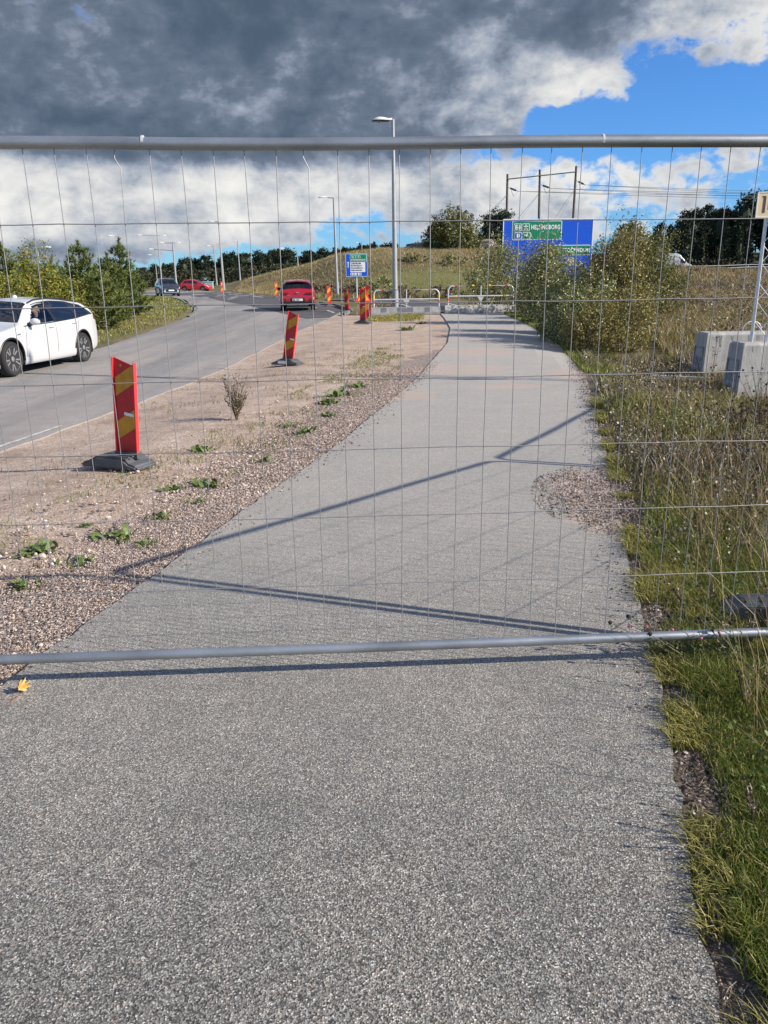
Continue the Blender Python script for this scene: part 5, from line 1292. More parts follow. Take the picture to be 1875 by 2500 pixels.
M_WILL = mat_island('willow_leaves', [(0, (.05, .08, .020)), (.4, (.125, .155, .038)), (.68, (.25, .255, .08)), (.9, (.54, .52, .26)), (1, (.46, .30, .08))], .38, .22, .6)
M_WILLO = mat_island('browning_leaves', [(0, (.06, .065, .018)), (.45, (.15, .145, .035)), (.75, (.30, .25, .07)), (1, (.50, .38, .13))], .4, .22, .5)
M_WILLG = mat_island('green_bush_leaves', [(0, (.045, .06, .015)), (.5, (.12, .13, .03)), (.85, (.21, .20, .05)), (1, (.34, .29, .08))], .45, .25, .5)
def pine(loc, h, wid, seed, label, group, open_=1.0, m=None):
    rg = np.random.default_rng(seed); t = empty('pine_tree', loc, 0, label, 'tree', group)
    P = []; D = []; limbs = []
    nl = int(h / .30)
    for i in range(nl):
        f = i / nl; z = h * (.06 + .92 * f); rad = wid * (1 - f) ** .75 * rg.uniform(.7, 1.15) + .08
        nb = rg.integers(5, 8); a0 = rg.uniform(0, 2 * PI)
        for b in range(nb):
            a = a0 + 2 * PI * b / nb + rg.uniform(-.3, .3); r_ = rad * rg.uniform(.65, 1.1)
            up_ = .30 + .5 * f
            m_ = max(4, int(r_ * 34))
            ff = rg.uniform(.25, 1, m_) ** .8
            px_ = np.cos(a) * r_ * ff; py_ = np.sin(a) * r_ * ff; pz_ = z + up_ * r_ * ff ** 1.6
            pp = np.stack([px_, py_, pz_], 1) + rg.normal(size=(m_, 3)) * .055
            dd = np.stack([np.full(m_, np.cos(a)), np.full(m_, np.sin(a)), np.full(m_, up_ + .7)], 1)
            P.append(pp); D.append(dd)
            if b < 4: limbs.append(((0, 0, z), (np.cos(a) * r_ * .9, np.sin(a) * r_ * .9, z + up_ * r_ * .8), .018 + .01 * (1 - f)))
    top = np.stack([np.zeros(14), np.zeros(14), np.linspace(h * .93, h * 1.04, 14)], 1); P.append(top); D.append(np.tile([0, 0, 1.0], (14, 1)))
    P = np.concatenate(P); D = np.concatenate(D)
    V, F = needles(P, D, .17, rg, 7, .13)
    link('crown', mesh_np('crown', V, F, m or M_PINE), t)
    trunk_mb(h, .05 + .012 * h, rg, .02, limbs).build('trunk', M_BARK, t, True)
    return t
def leafy(name, loc, h, wid, seed, label, group, m, n=9000, leaf=.06, clumps=60, low=.12, wid2=None, cat='bush', stems=7, top_soft=.5, feather=.3):
    """bush: stems and twigs carrying clumps of leaves, ragged outline"""
    rg = np.random.default_rng(seed); t = empty(name, loc, 0, label, cat, group); wid2 = wid2 or wid
    mb = MB(); P = []; per = max(6, n // clumps)
    ends = []
    for i in range(clumps):
        a = rg.uniform(0, 2 * PI); rr = math.sqrt(rg.uniform(0, 1)); zf = rg.uniform(low, 1) 
        env = math.sqrt(max(.03, 1 - max(0, (zf - .35) / .68) ** 2)) if zf > .35 else (.82 + .5 * zf)
        env = min(env, 1.05) * rg.uniform(.75, 1.12)
        c_ = np.array([math.cos(a) * rr * wid * env, math.sin(a) * rr * wid2 * env, zf * h * rg.uniform(.74, .90)])
        ends.append((c_, rg.uniform(.5, 1.2)))
    for c_, s in ends:
        # leafy shoot: leaves strung along a twig pointing up and outward
        d = np.array([c_[0] * .35, c_[1] * .35, h * .30]) + rg.normal(size=3) * h * .06; d = d / np.linalg.norm(d); Lh = h * feather * s
        u = rg.uniform(-.5, .6, per); rad = .075 * h * s * (1 - np.clip(u, 0, 1)) ** .8
        q = c_ + d * (u * Lh)[:, None] + rg.normal(size=(per, 3)) * rad[:, None] * np.array([1, 1, .8])
        P.append(q)
        b0 = np.array([c_[0] * .18, c_[1] * .18, 0.0])
        if rg.uniform() < .55:
            mb.tube([Vector(b0), Vector(b0 * .4 + c_ * .6) - Vector((0, 0, .05 * h)), Vector(c_), Vector(c_ + d * Lh * .55)], [.014 * h / 2, .008 * h / 2, .005 * h / 2, .002 * h / 2], 4, cap=False)
    P = np.concatenate(P); P = P[P[:, 2] > .03]
    V, F = quads_leaves(P, leaf * rg.uniform(.6, 1.35, len(P)), rg, .42)
    link('crown', mesh_np('crown', V, F, m), t)
    mb.build('stems', M_BARKB, t, True)
    return t
# young wood left of the road
gl = 'young trees on the island left of the road'
def yp(px, Y_, ytop, wid, seed, label, **k):
    p = atY(px, Y_); d = ray(px, ytop); H = CAMH + d[2] / d[1] * Y_ - p.z; return pine(p, H, wid, seed, label, gl, **k)
yp(300, 34, 592, .95, 11, 'tallest young pine at the right end of the young trees, with an open top')
yp(268, 33, 628, 1.0, 12, 'bushy young pine just left of the tallest one')
yp(202, 30, 600, 1.0, 13, 'pointed young pine in the middle of the row above the white car roof')
yp(168, 32, 650, 1.0, 14, 'low young pine between the pointed pine and the yellowing birch')
yp(320, 36, 668, 1.0, 15, 'low bushy pine at the very right end of the young trees')
yp(235, 28.5, 662, 1.0, 16, 'low round young pine nearest the road behind the rear of the white car')
yp(60, 34, 640, 1.1, 17, 'dark young pine behind the birch at the left')
yp(14, 30, 600, 1.1, 18, 'pine tree cut by the left edge of the picture')
yp(130, 38, 640, 1.1, 19, 'young pine standing farther back behind the birch')
yp(250, 41, 640, 1.2, 20, 'young pine in the back row behind the row of pines')
yp(-60, 32, 600, 1.2, 21, 'pine tree just outside the left edge of the picture')
def lb(px, Y_, ytop, wid, seed, label, m, n=5200, leaf=.10):
    p = atY(px, Y_); d = ray(px, ytop); H = CAMH + d[2] / d[1] * Y_ - p.z
    return leafy('birch_tree', p, H, wid, seed, label, gl, m, n, leaf, 70, .08, cat='tree')
lb(88, 29, 592, .95, 31, 'tall yellow green birch with thin top above the white car bonnet', M_BIRCH)
lb(126, 27.5, 660, 1.0, 32, 'low yellow birch bush right behind the white car', M_BIRCH)
lb(30, 27.5, 655, 1.0, 33, 'low green birch bush at the left behind the white car', M_BIRCH)
lb(255, 30.5, 672, .7, 34, 'small yellow leaved birch among the pines at the right', M_BIRCH, 2600)
lb(182, 28.0, 672, .8, 35, 'small birch with golden leaves in the middle of the young trees', M_BIRCH, 2600)
# bushes beside the path on the right
gb = 'tall bushes right of the path'
def bush(px, pyb, ytop, wid, seed, label, m, n=9000, leaf=.07, clumps=80, Yf=None, low=.06, w2=None, feather=.3):
    p = at(px, pyb) if Yf is None else atY(px, Yf); d = ray(px, ytop); H = CAMH + d[2] / d[1] * p.y - p.z
    return leafy('willow_bush', p, H, wid, seed, label, gb, m, n, leaf, clumps, low, w2, feather=feather)
bush(1222, 0, 585, 1.9, 41, 'dark green bush behind the right barrier, left edge of the bushes', M_WILL, 12000, .11, 90, Yf=41, feather=.4)
bush(1328, 0, 578, 1.0, 42, 'silver leaved willow bush in front of the left half of the blue sign', M_WILL, 17000, .085, 120, Yf=29, feather=.42)
bush(1390, 0, 632, .9, 43, 'silver green willow bush in front of the middle of the blue sign', M_WILL, 15000, .08, 110, Yf=24.5, feather=.42)
bush(1385, 0, 690, .95, 44, 'low leafy bush at the front left of the willows', M_WILL, 12000, .07, 90, Yf=22, feather=.42)
bush(1440, 0, 672, .9, 45, 'low green bush under the right corner of the blue sign', M_WILL, 11000, .07, 80, Yf=20.5, feather=.42)
bush(1512, 0, 548, 1.0, 46, 'tall brownish willow bush right of the blue sign', M_WILLO, 19000, .075, 130, Yf=22, feather=.42)
bush(1462, 0, 735, .85, 47, 'low browning bush nearest the viewer at the foot of the willows', M_WILLO, 10000, .06, 80, Yf=18.8, feather=.42)
bush(1566, 0, 548, 1.75, 48, 'rounded yellow green willow behind the brownish bush', M_WILLG, 24000, .085, 130, Yf=31, feather=.3)
bush(1545, 0, 705, .8, 49, 'low twiggy bush with sparse yellow leaves at the right end of the willows', M_WILLO, 6500, .06, 60, Yf=19.3, feather=.45)
bush(1305, 0, 640, 1.2, 50, 'low dark bush right behind the end of the right barrier', M_WILL, 10000, .09, 70, Yf=35.5, feather=.42)
# trees on the hill
p = atY(1108, 86); leafy('willow_tree', p + Vector((0, 0, -.2)), 4.3, 3.1, 61, 'wide willow tree standing alone on the hill top', 'trees on the hill', M_WILLG, 9000, .26, 110, .04, cat='tree', feather=.3)
p = atY(1072, 86.5); leafy('willow_tree', p + Vector((0, 0, -.2)), 3.1, 1.7, 62, 'lower feathery willow at the left side of the hill top willow', 'trees on the hill', M_WILLG, 4000, .24, 60, .04, cat='tree')
p = atY(1212, 92); leafy('broadleaf_tree', p, 4.6, 2.6, 63, 'dark round tree on the hill left of the large blue sign', 'trees on the hill', M_PINED, 7000, .30, 80, .1, cat='tree', feather=.18)
p = atY(1528, 100); leafy('broadleaf_tree', p, (CAMH + ray(1528, 545)[2] / ray(1528, 545)[1] * 100 - p.z) * 1.06, 2.3, 64, 'dark crowned tree above the willows right of the blue sign', 'trees on the hill', M_PINED, 6000, .34, 60, .35, cat='tree', feather=.15)
# rock outcrop
M_ROCK = mat('granite_rock', (.28, .23, .20), .9, var=.3, scale=1.5, bump=.7, bscale=6)
def rock(p, s, seed, name, label, group=None, m=None):
    rg = np.random.default_rng(seed); bm = bmesh.new(); bmesh.ops.create_icosphere(bm, subdivisions=3, radius=1)
    for v in bm.verts:
        c_ = v.co.copy()
        k = 1 + .18 * math.sin(c_.x * 4 + seed) * math.cos(c_.y * 5) + .10 * math.sin(c_.z * 9 + seed) + rg.uniform(-.04, .04)
        v.co = Vector((round(c_.x * k * 3) / 3 * .5 + c_.x * k * .5, c_.y * k, round(c_.z * k * 3) / 3 * .5 + c_.z * k * .5))
    me = bpy.data.meshes.new(name); bm.to_mesh(me); bm.free(); me.materials.append(m or M_ROCK)
    o_ = link(name, me); o_.location = p; o_.scale = s; o_.rotation_euler = (0, 0, seed); return tag(o_, label, 'rock', group)
rock(atY(1190, 85.5) + Vector((0, 0, .1)), (1.15, .9, .75), 1, 'rock_outcrop', 'brown grey rock outcrop on the hill beside the large blue sign', 'rocks on the hill')
rock(atY(1166, 86.5), (1.2, 1.0, .7), 2, 'rock_outcrop', 'lower rock between the hill willow and the big outcrop', 'rocks on the hill')
rock(atY(1035, 89.0) + Vector((0, 0, .1)), (2.0, 1.0, .7), 3, 'rock_outcrop', 'dark rock at the left foot of the hill top willow', 'rocks on the hill')
# pine wood behind the motorway: individual trees from four shared crowns
def far_crown(seed, h, kind):
    rg = np.random.default_rng(seed); P = []
    if kind == 0:   # spruce-like
        for i in range(26):
            f = i / 26; z = h * (.12 + .88 * f); rad = h * .17 * (1 - f) ** .8 + .12; n = int(26 * (1 - f) + 5)
            a = rg.uniform(0, 2 * PI, n); r_ = rad * rg.uniform(.3, 1.15, n); P.append(np.stack([np.cos(a) * r_, np.sin(a) * r_, z + rg.normal(size=n) * .15 - r_ * .15], 1))
    else:           # scots pine: ragged clumps on a bare stem
        for i in range(17):
            z = h * rg.uniform(.38, .97); rad = h * .20 * math.sqrt(max(.08, 1 - ((z / h - .6) / .42) ** 2)); a = rg.uniform(0, 2 * PI)
            c_ = np.array([math.cos(a) * rad * rg.uniform(.1, .9), math.sin(a) * rad * rg.uniform(.1, .9), z])
            P.append(c_ + rg.normal(size=(30, 3)) * np.array([.085, .085, .045]) * h * .75)
    P = np.concatenate(P); D = P * np.array([1, 1, 0]) + np.array([0, 0, h * .10]) + 1e-3
    return needles(P, D, h * .055, rg, 4, .30)
def inner_core(h, kind):  # solid core added unseen inside each far crown to block light
    mb = MB()
    if kind == 0: mb.lathe([(h * .12, h * .10), (h * .10, h * .35), (h * .05, h * .7), (.02, h * .93)], 7)
    else: mb.lathe([(h * .03, h * .42), (h * .11, h * .55), (h * .12, h * .72), (h * .05, h * .88)], 7)
    return mb
far_me = []
for s in range(5):
    kd = 0 if s in (0, 3) else 1; V, F = far_crown(200 + s, 10.0, kd)
    cb_ = inner_core(10.0, kd); n0 = len(V); V2 = np.array(cb_.v); F2 = []
    for f in cb_.f:
        for q in range(1, len(f) - 1): F2.append((f[0] + n0, f[q] + n0, f[q + 1] + n0))
    V = np.concatenate([V, V2]); F = np.concatenate([F, np.array(F2)])
    tm = MB().tube([(0, 0, -.5), (0, 0, 9.2)], [.17, .04], 5)
    tme = bpy.data.meshes.new('trunk'); tme.from_pydata(tm.v, [], tm.f); tme.materials.append(M_BARK)
    far_me.append((mesh_np('crown', V, F, M_PINED), tme))
def far_tree(x, y, h, k, label, group, dz=0.0):
    t = empty('pine_tree', (x, y, Z1(x, y) + dz), RNG.uniform(0, 6), label, 'tree', group); t.scale = (h / 10 * RNG.uniform(.65, 1.05),) * 2 + (h / 10,)
    link('crown', far_me[k][0], t); link('trunk', far_me[k][1], t); return t
gr_w = 'dark pines on the slope behind the motorway'
RNG = np.random.default_rng(77)
for i in range(175):
    x = RNG.uniform(46, 112); y = 137 + 60 * RNG.uniform(0, 1) ** 1.3
    px_ = 937 + 1878 * x / y
    if px_ < 1570 or px_ > 2150: continue
    env = np.interp(px_, [1570, 1620, 1690, 1740, 1800, 1860, 2150], [7.0, 8.0, 10.5, 10.5, 13.5, 14, 14])
    far_tree(x, y, env * RNG.uniform(.62, 1.06), int(RNG.choice([0, 1, 1, 2, 4, 4])), 'dark pine on the slope behind the motorway, one of many alike', gr_w)
for i in range(46):
    x = 46 + 1.45 * i + RNG.uniform(-.5, .5); y = 134 + RNG.uniform(0, 5)
    if 937 + 1878 * x / y < 1590: continue
    far_tree(x, y, RNG.uniform(5, 8), int(RNG.choice([0, 3])), 'dark pine on the slope behind the motorway, one of many alike', gr_w)
# distant wood left, merged
def wood(name, label, pts, m):
    VV = []; FF = []; n0 = 0
    for x, y, h, k in pts:
        me = far_me[k][0]; n = len(me.vertices); co = np.empty(n * 3, np.float32); me.vertices.foreach_get('co', co); co = co.reshape(-1, 3)
        f = np.empty(len(me.polygons) * 3, np.int32); me.polygons.foreach_get('vertices', f)
        keep = RNG.permutation(len(f) // 3)[:len(f) // 6 * 2 // 2]; 
        a = RNG.uniform(0, 6); R = np.array([[math.cos(a), -math.sin(a), 0], [math.sin(a), math.cos(a), 0], [0, 0, 1]])
        s = h / 10; w = s * RNG.uniform(.85, 1.35)
        VV.append(co @ R.T * np.array([w, w, s]) + np.array([x, y, Z1(x, y)])); FF.append(f.reshape(-1, 3) + n0); n0 += n
    o_ = link(name, mesh_np(name, np.concatenate(VV), np.concatenate(FF), m)); return tag(o_, label, 'wood', kind='stuff')
pts = []
for i in range(230):
    px_ = RNG.uniform(300, 1130); y = RNG.uniform(185, 260)
    x = (px_ - 937) / 1878 * y
    ht = np.interp(px_, [300, 360, 430, 480, 560, 640, 700, 800, 900, 1000, 1130], [4.4, 4.8, 5.6, 7.0, 7.2, 7.4, 8.0, 7.0, 8.2, 8.2, 8]) * RNG.uniform(.72, 1.10) * (y / 220) ** .9
    pts.append((x, y, ht, int(RNG.choice([0, 1, 2, 3, 4]))))
for i in range(60):
    px_ = RNG.uniform(-300, 330); y = RNG.uniform(190, 250); pts.append(((px_ - 937) / 1878 * y, y, RNG.uniform(4, 5.5), int(RNG.integers(0, 5))))
wood('distant_pine_wood', 'dark wood of pines along the horizon behind the bend of the road', pts, M_PINED)
M_UNDER = mat_island('undergrowth_leaves', [(0, (.012, .018, .008)), (.5, (.035, .04, .018)), (1, (.08, .07, .035))], .8)
# low undergrowth closing the foot of both woods
P = []
for i in range(9000):
    px_ = RNG.uniform(300, 1130); y = RNG.uniform(175, 183); x = (px_ - 937) / 1878 * y; P.append((x, y, Z1(x, y) + RNG.uniform(0, 1) ** 1.4 * 3.6))
for i in range(7000):
    x = RNG.uniform(42, 118); y = RNG.uniform(130.5, 134); P.append((x, y, Z1(x, y) + RNG.uniform(0, 1) ** 1.5 * 2.2))
V, F = quads_leaves(np.array(P), RNG.uniform(.3, .8, len(P)), RNG)
tag(link('undergrowth', mesh_np('undergrowth', V, F, M_UNDER)), 'dark undergrowth along the foot of the distant woods', 'undergrowth', kind='stuff')

# ------------------------------------------------------------------ grass and small growth
M_GH = mat_island('golden_hill_grass', [(0, (.22, .155, .065)), (.4, (.38, .285, .13)), (.8, (.50, .40, .20)), (1, (.60, .51, .30))], .6, .3, .3)
def blades(name, label, XY, h, w, lean, m, rg, cat='grass', wind=(0, 0), base_dz=-.01, seg=True, kind='stuff'):
    n = len(XY); x, y = XY[:, 0], XY[:, 1]; z = zt(x, y) + base_dz
    h = np.broadcast_to(h, (n,)) * rg.uniform(.6, 1.25, n); w = np.broadcast_to(w, (n,)); a = rg.uniform(0, 2 * PI, n); b = rg.uniform(0, 2 * PI, n)
    ln = lean * rg.uniform(.2, 1.3, n) * h
    ox, oy = np.cos(a) * ln + wind[0] * h, np.sin(a) * ln + wind[1] * h; sx, sy_ = np.cos(b) * w / 2, np.sin(b) * w / 2
    B = np.stack([x, y, z], 1); Sd = np.stack([sx, sy_, np.zeros(n)], 1)
    Mid = B + np.stack([ox * .35, oy * .35, h * .55], 1); T = B + np.stack([ox, oy, h * np.clip(1 - lean * .25, .5, 1)], 1)
    V = np.stack([B - Sd, B + Sd, Mid + Sd * .75, Mid - Sd * .75, T], 1).reshape(-1, 3)
    i = np.arange(n)[:, None] * 5
    F = np.concatenate([i + [0, 1, 2], i + [0, 2, 3], i + [3, 2, 4]], 1).reshape(-1, 3)
    o_ = link(name, mesh_np(name, V, F, m)); return tag(o_, label, cat, kind=kind)
def vnoise(x, y, s, seed=0):
    rg = np.random.default_rng(seed); G = rg.uniform(0, 1, (64, 64)); u, v = x / s % 64, y / s % 64; i, j = u.astype(int), v.astype(int); f, g_ = u - i, v - j
    f, g_ = f * f * (3 - 2 * f), g_ * g_ * (3 - 2 * g_)
    q = lambda a, b: G[(i + a) % 64, (j + b) % 64]
    return (q(0, 0) * (1 - f) + q(1, 0) * f) * (1 - g_) + (q(0, 1) * (1 - f) + q(1, 1) * f) * g_
rg = np.random.default_rng(5)
M_GG = mat_island('green_grass_blades', [(0, (.055, .095, .014)), (.4, (.135, .185, .026)), (.75, (.23, .25, .04)), (.92, (.38, .33, .11)), (1, (.48, .39, .18))], .5, .35, .4)
M_GY = mat_island('yellow_green_grass', [(0, (.14, .155, .028)), (.5, (.25, .245, .055)), (.85, (.40, .35, .11)), (1, (.52, .43, .19))], .55, .3, .4)
M_GD = mat_island('dry_grass_blades', [(0, (.10, .075, .035)), (.4, (.22, .165, .075)), (.8, (.35, .275, .14)), (1, (.50, .42, .25))], .6, .3, .3)
M_GB = mat_island('brown_weeds', [(0, (.055, .038, .022)), (.45, (.13, .095, .055)), (.8, (.26, .21, .14)), (.93, (.50, .46, .38)), (1, (.62, .58, .50))], .7, .2, .3)
M_CLOV = mat_island('clover_leaves', [(0, (.03, .07, .014)), (.5, (.06, .125, .022)), (1, (.12, .19, .035))], .5, .25, .4)
def edge_region(n, y0, y1, d0, dw, p=1.0, bias=1.0):
    y = y0 + (y1 - y0) * rg.uniform(0, 1, n) ** p
    x = pathR(y) + d0 + (dw + .62 * y - pathR(y) * .9).clip(.5, 99) * rg.uniform(0, 1, n) ** bias
    return np.stack([x, y], 1)
# lush turf in the near right corner
q = edge_region(135000, .5, 4.6, .03, .35, .85); nz = vnoise(q[:, 0], q[:, 1], .35, 1); soil = sstep(.0, .10, q[:, 0] - pathR(q[:, 1]) - .02 - .11 * vnoise(q[:, 0], q[:, 1], .22, 2)); keep = rg.uniform(0, 1, len(q)) < (.35 + .65 * nz) * soil; q = q[keep]; nz = nz[keep]
sel = vnoise(q[:, 0], q[:, 1], .5, 9) + rg.uniform(-.2, .2, len(q)) < .62
blades('turf_grass', 'lush green turf right of the path in the near corner', q[sel], .055 + .06 * nz[sel], .0035, .7, M_GG, rg)
blades('turf_grass', 'yellowish tufts in the turf right of the path in the near corner', q[~sel], .05 + .05 * nz[~sel], .0035, .8, M_GY, rg)
# verge further on, mixed weeds
q = edge_region(70000, 4.2, 17, .1, 1.6, 1.1); nz = vnoise(q[:, 0], q[:, 1], .8, 3); n2 = vnoise(q[:, 0], q[:, 1], 1.7, 4)
gap_ = sstep(.05, .35, q[:, 0] - pathR(q[:, 1])); keep = rg.uniform(0, 1, len(q)) < gap_ * (.3 + .7 * nz); q, nz, n2 = q[keep], nz[keep], n2[keep]
r_ = n2 + rg.uniform(-.3, .3, len(q))
hh = (.07 + .14 * nz) * (1 + .05 * q[:, 1]); ww = .0032 + .0009 * q[:, 1]
for nm, lab, s_, m_ in (('verge_grass', 'green grass of the verge beyond the fence', r_ < .45, M_GG), ('verge_grass', 'yellowish grass of the verge beyond the fence', (r_ >= .45) & (r_ < .62), M_GY), ('verge_weeds', 'brown withered weeds of the verge beyond the fence', r_ >= .62, M_GB)):
    blades(nm, lab, q[s_], hh[s_], ww[s_], .6, m_, rg)
# clover and small leaves near the path
def leafmat(name, label, XY, hmax, size, m, dens_seed):
    z = zt(XY[:, 0], XY[:, 1]) + rg.uniform(.01, 1, len(XY)) * hmax; P_ = np.stack([XY[:, 0], XY[:, 1], z], 1)
    V, F = quads_leaves(P_, size * rg.uniform(.6, 1.3, len(XY)), rg, .8); return tag(link(name, mesh_np(name, V, F, m)), label, 'ground cover', kind='stuff')
q = edge_region(26000, 1.2, 13, .15, 1.2, 1.0); nz = vnoise(q[:, 0], q[:, 1], .45, 11); q = q[(nz > .5)]
leafmat('clover', 'small green clover leaves among the grass right of the path', q, .11, .016 + .0012 * q[:, 1], M_CLOV, 1)
q = edge_region(40000, 4.0, 16, .12, 1.6, 1.0); nz = vnoise(q[:, 0], q[:, 1], .6, 12); q = q[(nz > .5)]
leafmat('withered_weeds', 'withered grey brown seed heads in the verge', q, .24, .014 + .0015 * q[:, 1], M_GB, 2)
yy = .6 + 10 * rg.uniform(0, 1, 11000) ** 1.4; q = np.stack([pathR(yy) + .0 + rg.uniform(0, .13, 11000), yy], 1); q = q[vnoise(q[:, 0] * 0 + 3, q[:, 1], .16, 35) > .55]
blades('edge_grass', 'grass creeping over the right edge of the path', q, .07 + .004 * q[:, 1], .0032 + .0006 * q[:, 1], .9, M_GY, rg, wind=(-.45, 0))
# tall dry stalks by the fence
q = edge_region(650, 1.6, 5.2, .3, .9, .9); blades('dry_stalks', 'tall dry straw stalks leaning over the bottom rail', q, .62, .0035, .5, M_GD, rg, wind=(-.22, .05))
q = edge_region(1500, 4.0, 12, .4, 1.8); blades('dry_stalks', 'dry straw stalks in the verge beyond the fence', q, .45, .006, .4, M_GD, rg, wind=(-.1, 0))
q = np.stack([rg.uniform(-5, .5, 9000), rg.uniform(4, 22, 9000)], 1); k_ = (q[:, 0] > roadR(q[:, 1]) + .1) & (q[:, 0] < pathL(q[:, 1]) - .45) & (vnoise(q[:, 0], q[:, 1], .5, 31) > .62)
blades('dry_tufts', 'thin dry grass tufts on the sandy verge and between the gravel', q[k_][:2600], .06, .0035 + .0003 * q[k_][:2600, 1], .7, M_GD, rg, base_dz=-.02)
q = np.stack([rg.uniform(-5, .5, 40000), rg.uniform(3, 20, 40000)], 1); dd_ = pathL(q[:, 1]) - q[:, 0]; k_ = (dd_ > .5) & (dd_ < 1.7) & (vnoise(q[:, 0], q[:, 1], .45, 33) > .58)
blades('green_tufts', 'low green tufts between gravel and sandy verge', q[k_][:6000], .045, .0042 + .0004 * q[k_][:6000, 1], 1.0, M_GG, rg, base_dz=-.02)
# meadow
def meadow_pts(n, y0, y1, xmin, xmaxf, p=1.0):
    y = y0 + (y1 - y0) * rg.uniform(0, 1, n) ** p; x0 = xmin(y); x1 = xmaxf(y); return np.stack([x0 + (x1 - x0) * rg.uniform(0, 1, n), y], 1)
q = meadow_pts(62000, 9, 40, lambda y: np.maximum(pathR(y) + .8 + sstep(14, 20, y) * .4, 2.6 + .22 * y), lambda y: 1 + .58 * y, 1.3)
nz = vnoise(q[:, 0], q[:, 1], 1.4, 21) * .6 + vnoise(q[:, 0], q[:, 1], 5, 29) * .4; r_ = nz + rg.uniform(-.2, .2, len(q)); hh = .30 + .30 * vnoise(q[:, 0], q[:, 1], 3, 22); ww = .006 + .00055 * q[:, 1]
hh = hh * (.45 + .55 * sstep(10.5, 13, q[:, 1]))
hh = hh * np.where((q[:, 0] > 4.6) & (((q[:, 1] > 10.2) & (q[:, 1] < 11.6)) | ((q[:, 1] > 12.6) & (q[:, 1] < 13.8))), .45, 1.0)
blades('meadow_grass', 'tall dry straw coloured grass of the meadow at the right', q[r_ > .55], hh[r_ > .55], ww[r_ > .55], .65, M_GD, rg)
blades('meadow_grass', 'greenish weeds of the meadow at the right', q[(r_ <= .55) & (r_ > .33)], hh[(r_ <= .55) & (r_ > .33)] * .8, ww[(r_ <= .55) & (r_ > .33)], .6, M_GY, rg)
blades('meadow_weeds', 'brown weeds of the meadow at the right', q[r_ <= .33], hh[r_ <= .33] * .9, ww[r_ <= .33], .5, M_GB, rg)
q = meadow_pts(52000, 38, 112, lambda y: 7 + .10 * y, lambda y: 2 + .57 * y, 1.0); nz = vnoise(q[:, 0], q[:, 1], 5, 23) + rg.uniform(-.3, .3, len(q)); ww = .02 + .0006 * q[:, 1]
blades('far_meadow_grass', 'dry grass of the far meadow below the motorway', q[nz > .45], .5, ww[nz > .45], .8, M_GD, rg)
blades('far_meadow_weeds', 'brown weeds of the far meadow below the motorway', q[nz <= .45], .5, ww[nz <= .45], .8, M_GB, rg)
rgm = np.random.default_rng(44); P = []
for i in range(70):
    y = 13 + 45 * rgm.uniform() ** 1.3; x = rgm.uniform(3.2 + .24 * y, 1 + .55 * y)
    if x < 7.4 and 10.5 < y < 15: continue
    n = 90; P.append(np.stack([x + rgm.normal(size=n) * .22, y + rgm.normal(size=n) * .22, Z1(x, y) + rgm.uniform(.15, .95, n)], 1))
P = np.concatenate(P); V, F = quads_leaves(P, .05 + .0012 * P[:, 1], rgm, .5)
tag(link('meadow_weeds', mesh_np('meadow_weeds', V, F, M_GB)), 'clumps of brown seed heads standing above the meadow grass', 'weeds', kind='stuff')
# hill grass
def hill_pts(n, y0, y1): y = rg.uniform(y0, y1, n); x = rg.uniform(-22, 26, n); return np.stack([x, y], 1)
q = hill_pts(120000, 60.5, 112); nz = vnoise(q[:, 0], q[:, 1], 4, 24) + rg.uniform(-.25, .25, len(q))
q_ok = (q[:, 0] > np.interp(q[:, 1], [58, 69, 84, 101], [-5.2, -8.6, -13.2, -19])) & ~((q[:, 1] < 63) & (q[:, 0] < 5.6)); q, nz = q[q_ok], nz[q_ok]
up_ = sstep(72, 78, q[:, 1] + 5 * (vnoise(q[:, 0], q[:, 1], 3, 25) - .5)); mown = ((q[:, 0] - 3) ** 2 / 80 + (q[:, 1] - 70.5) ** 2 / 14 < .25 + nz)
s1 = (rg.uniform(0, 1, len(q)) < up_ * (.60 + .38 * vnoise(q[:, 0], q[:, 1], 2.3, 28)) + .10); s1 &= ~mown; s2 = ~s1 & ~mown
blades('hill_grass', 'tall tawny grass covering the hill', q[s1], (.14 + .30 * vnoise(q[s1][:, 0], q[s1][:, 1], 1.3, 27)), .022, 1.3, M_GH, rg)
blades('hill_weeds', 'dark brown and green growth at the foot of the hill', q[s2][::2], .34, .035, .5, M_GB, rg)
blades('hill_weeds', 'greenish growth at the foot of the hill', q[s2][1::2], .30, .035, .5, M_GY, rg)
blades('mown_grass', 'short green grass in the hollow of the hill', q[mown & (nz > .5)], .12, .04, .6, M_GG, rg)
# low shrubs at the foot of the hill
for i, (px_, Y_, h_, w_2) in enumerate(((928, 66, 1.5, 1.6), (985, 64, 1.0, 1.5), (1075, 63, 1.0, 1.4), (890, 68, .9, 1.5), (1010, 77, .9, 1.8), (1105, 76, .8, 1.6), (845, 68, .8, 1.6), (790, 70, .8, 1.4))):
    lab = ('dark round shrub right of the small blue sign', 'low brown shrub behind the left barrier', 'low shrub behind the right barrier', 'low brown shrub under the small blue sign', 'low dark shrub along the upper edge of the hollow', 'low dark shrub near the bushes on the hill', 'low brown shrub left of the small blue sign', 'low shrub at the foot of the hill behind the red car')[i]
    leafy('low_shrub', atY(px_, Y_), h_, w_2, 300 + i, lab, 'low shrubs on the hill', (M_GB, M_WILL)[i in (0, 4, 5)], 1800, .16, 30, .05, cat='shrub', feather=.35)
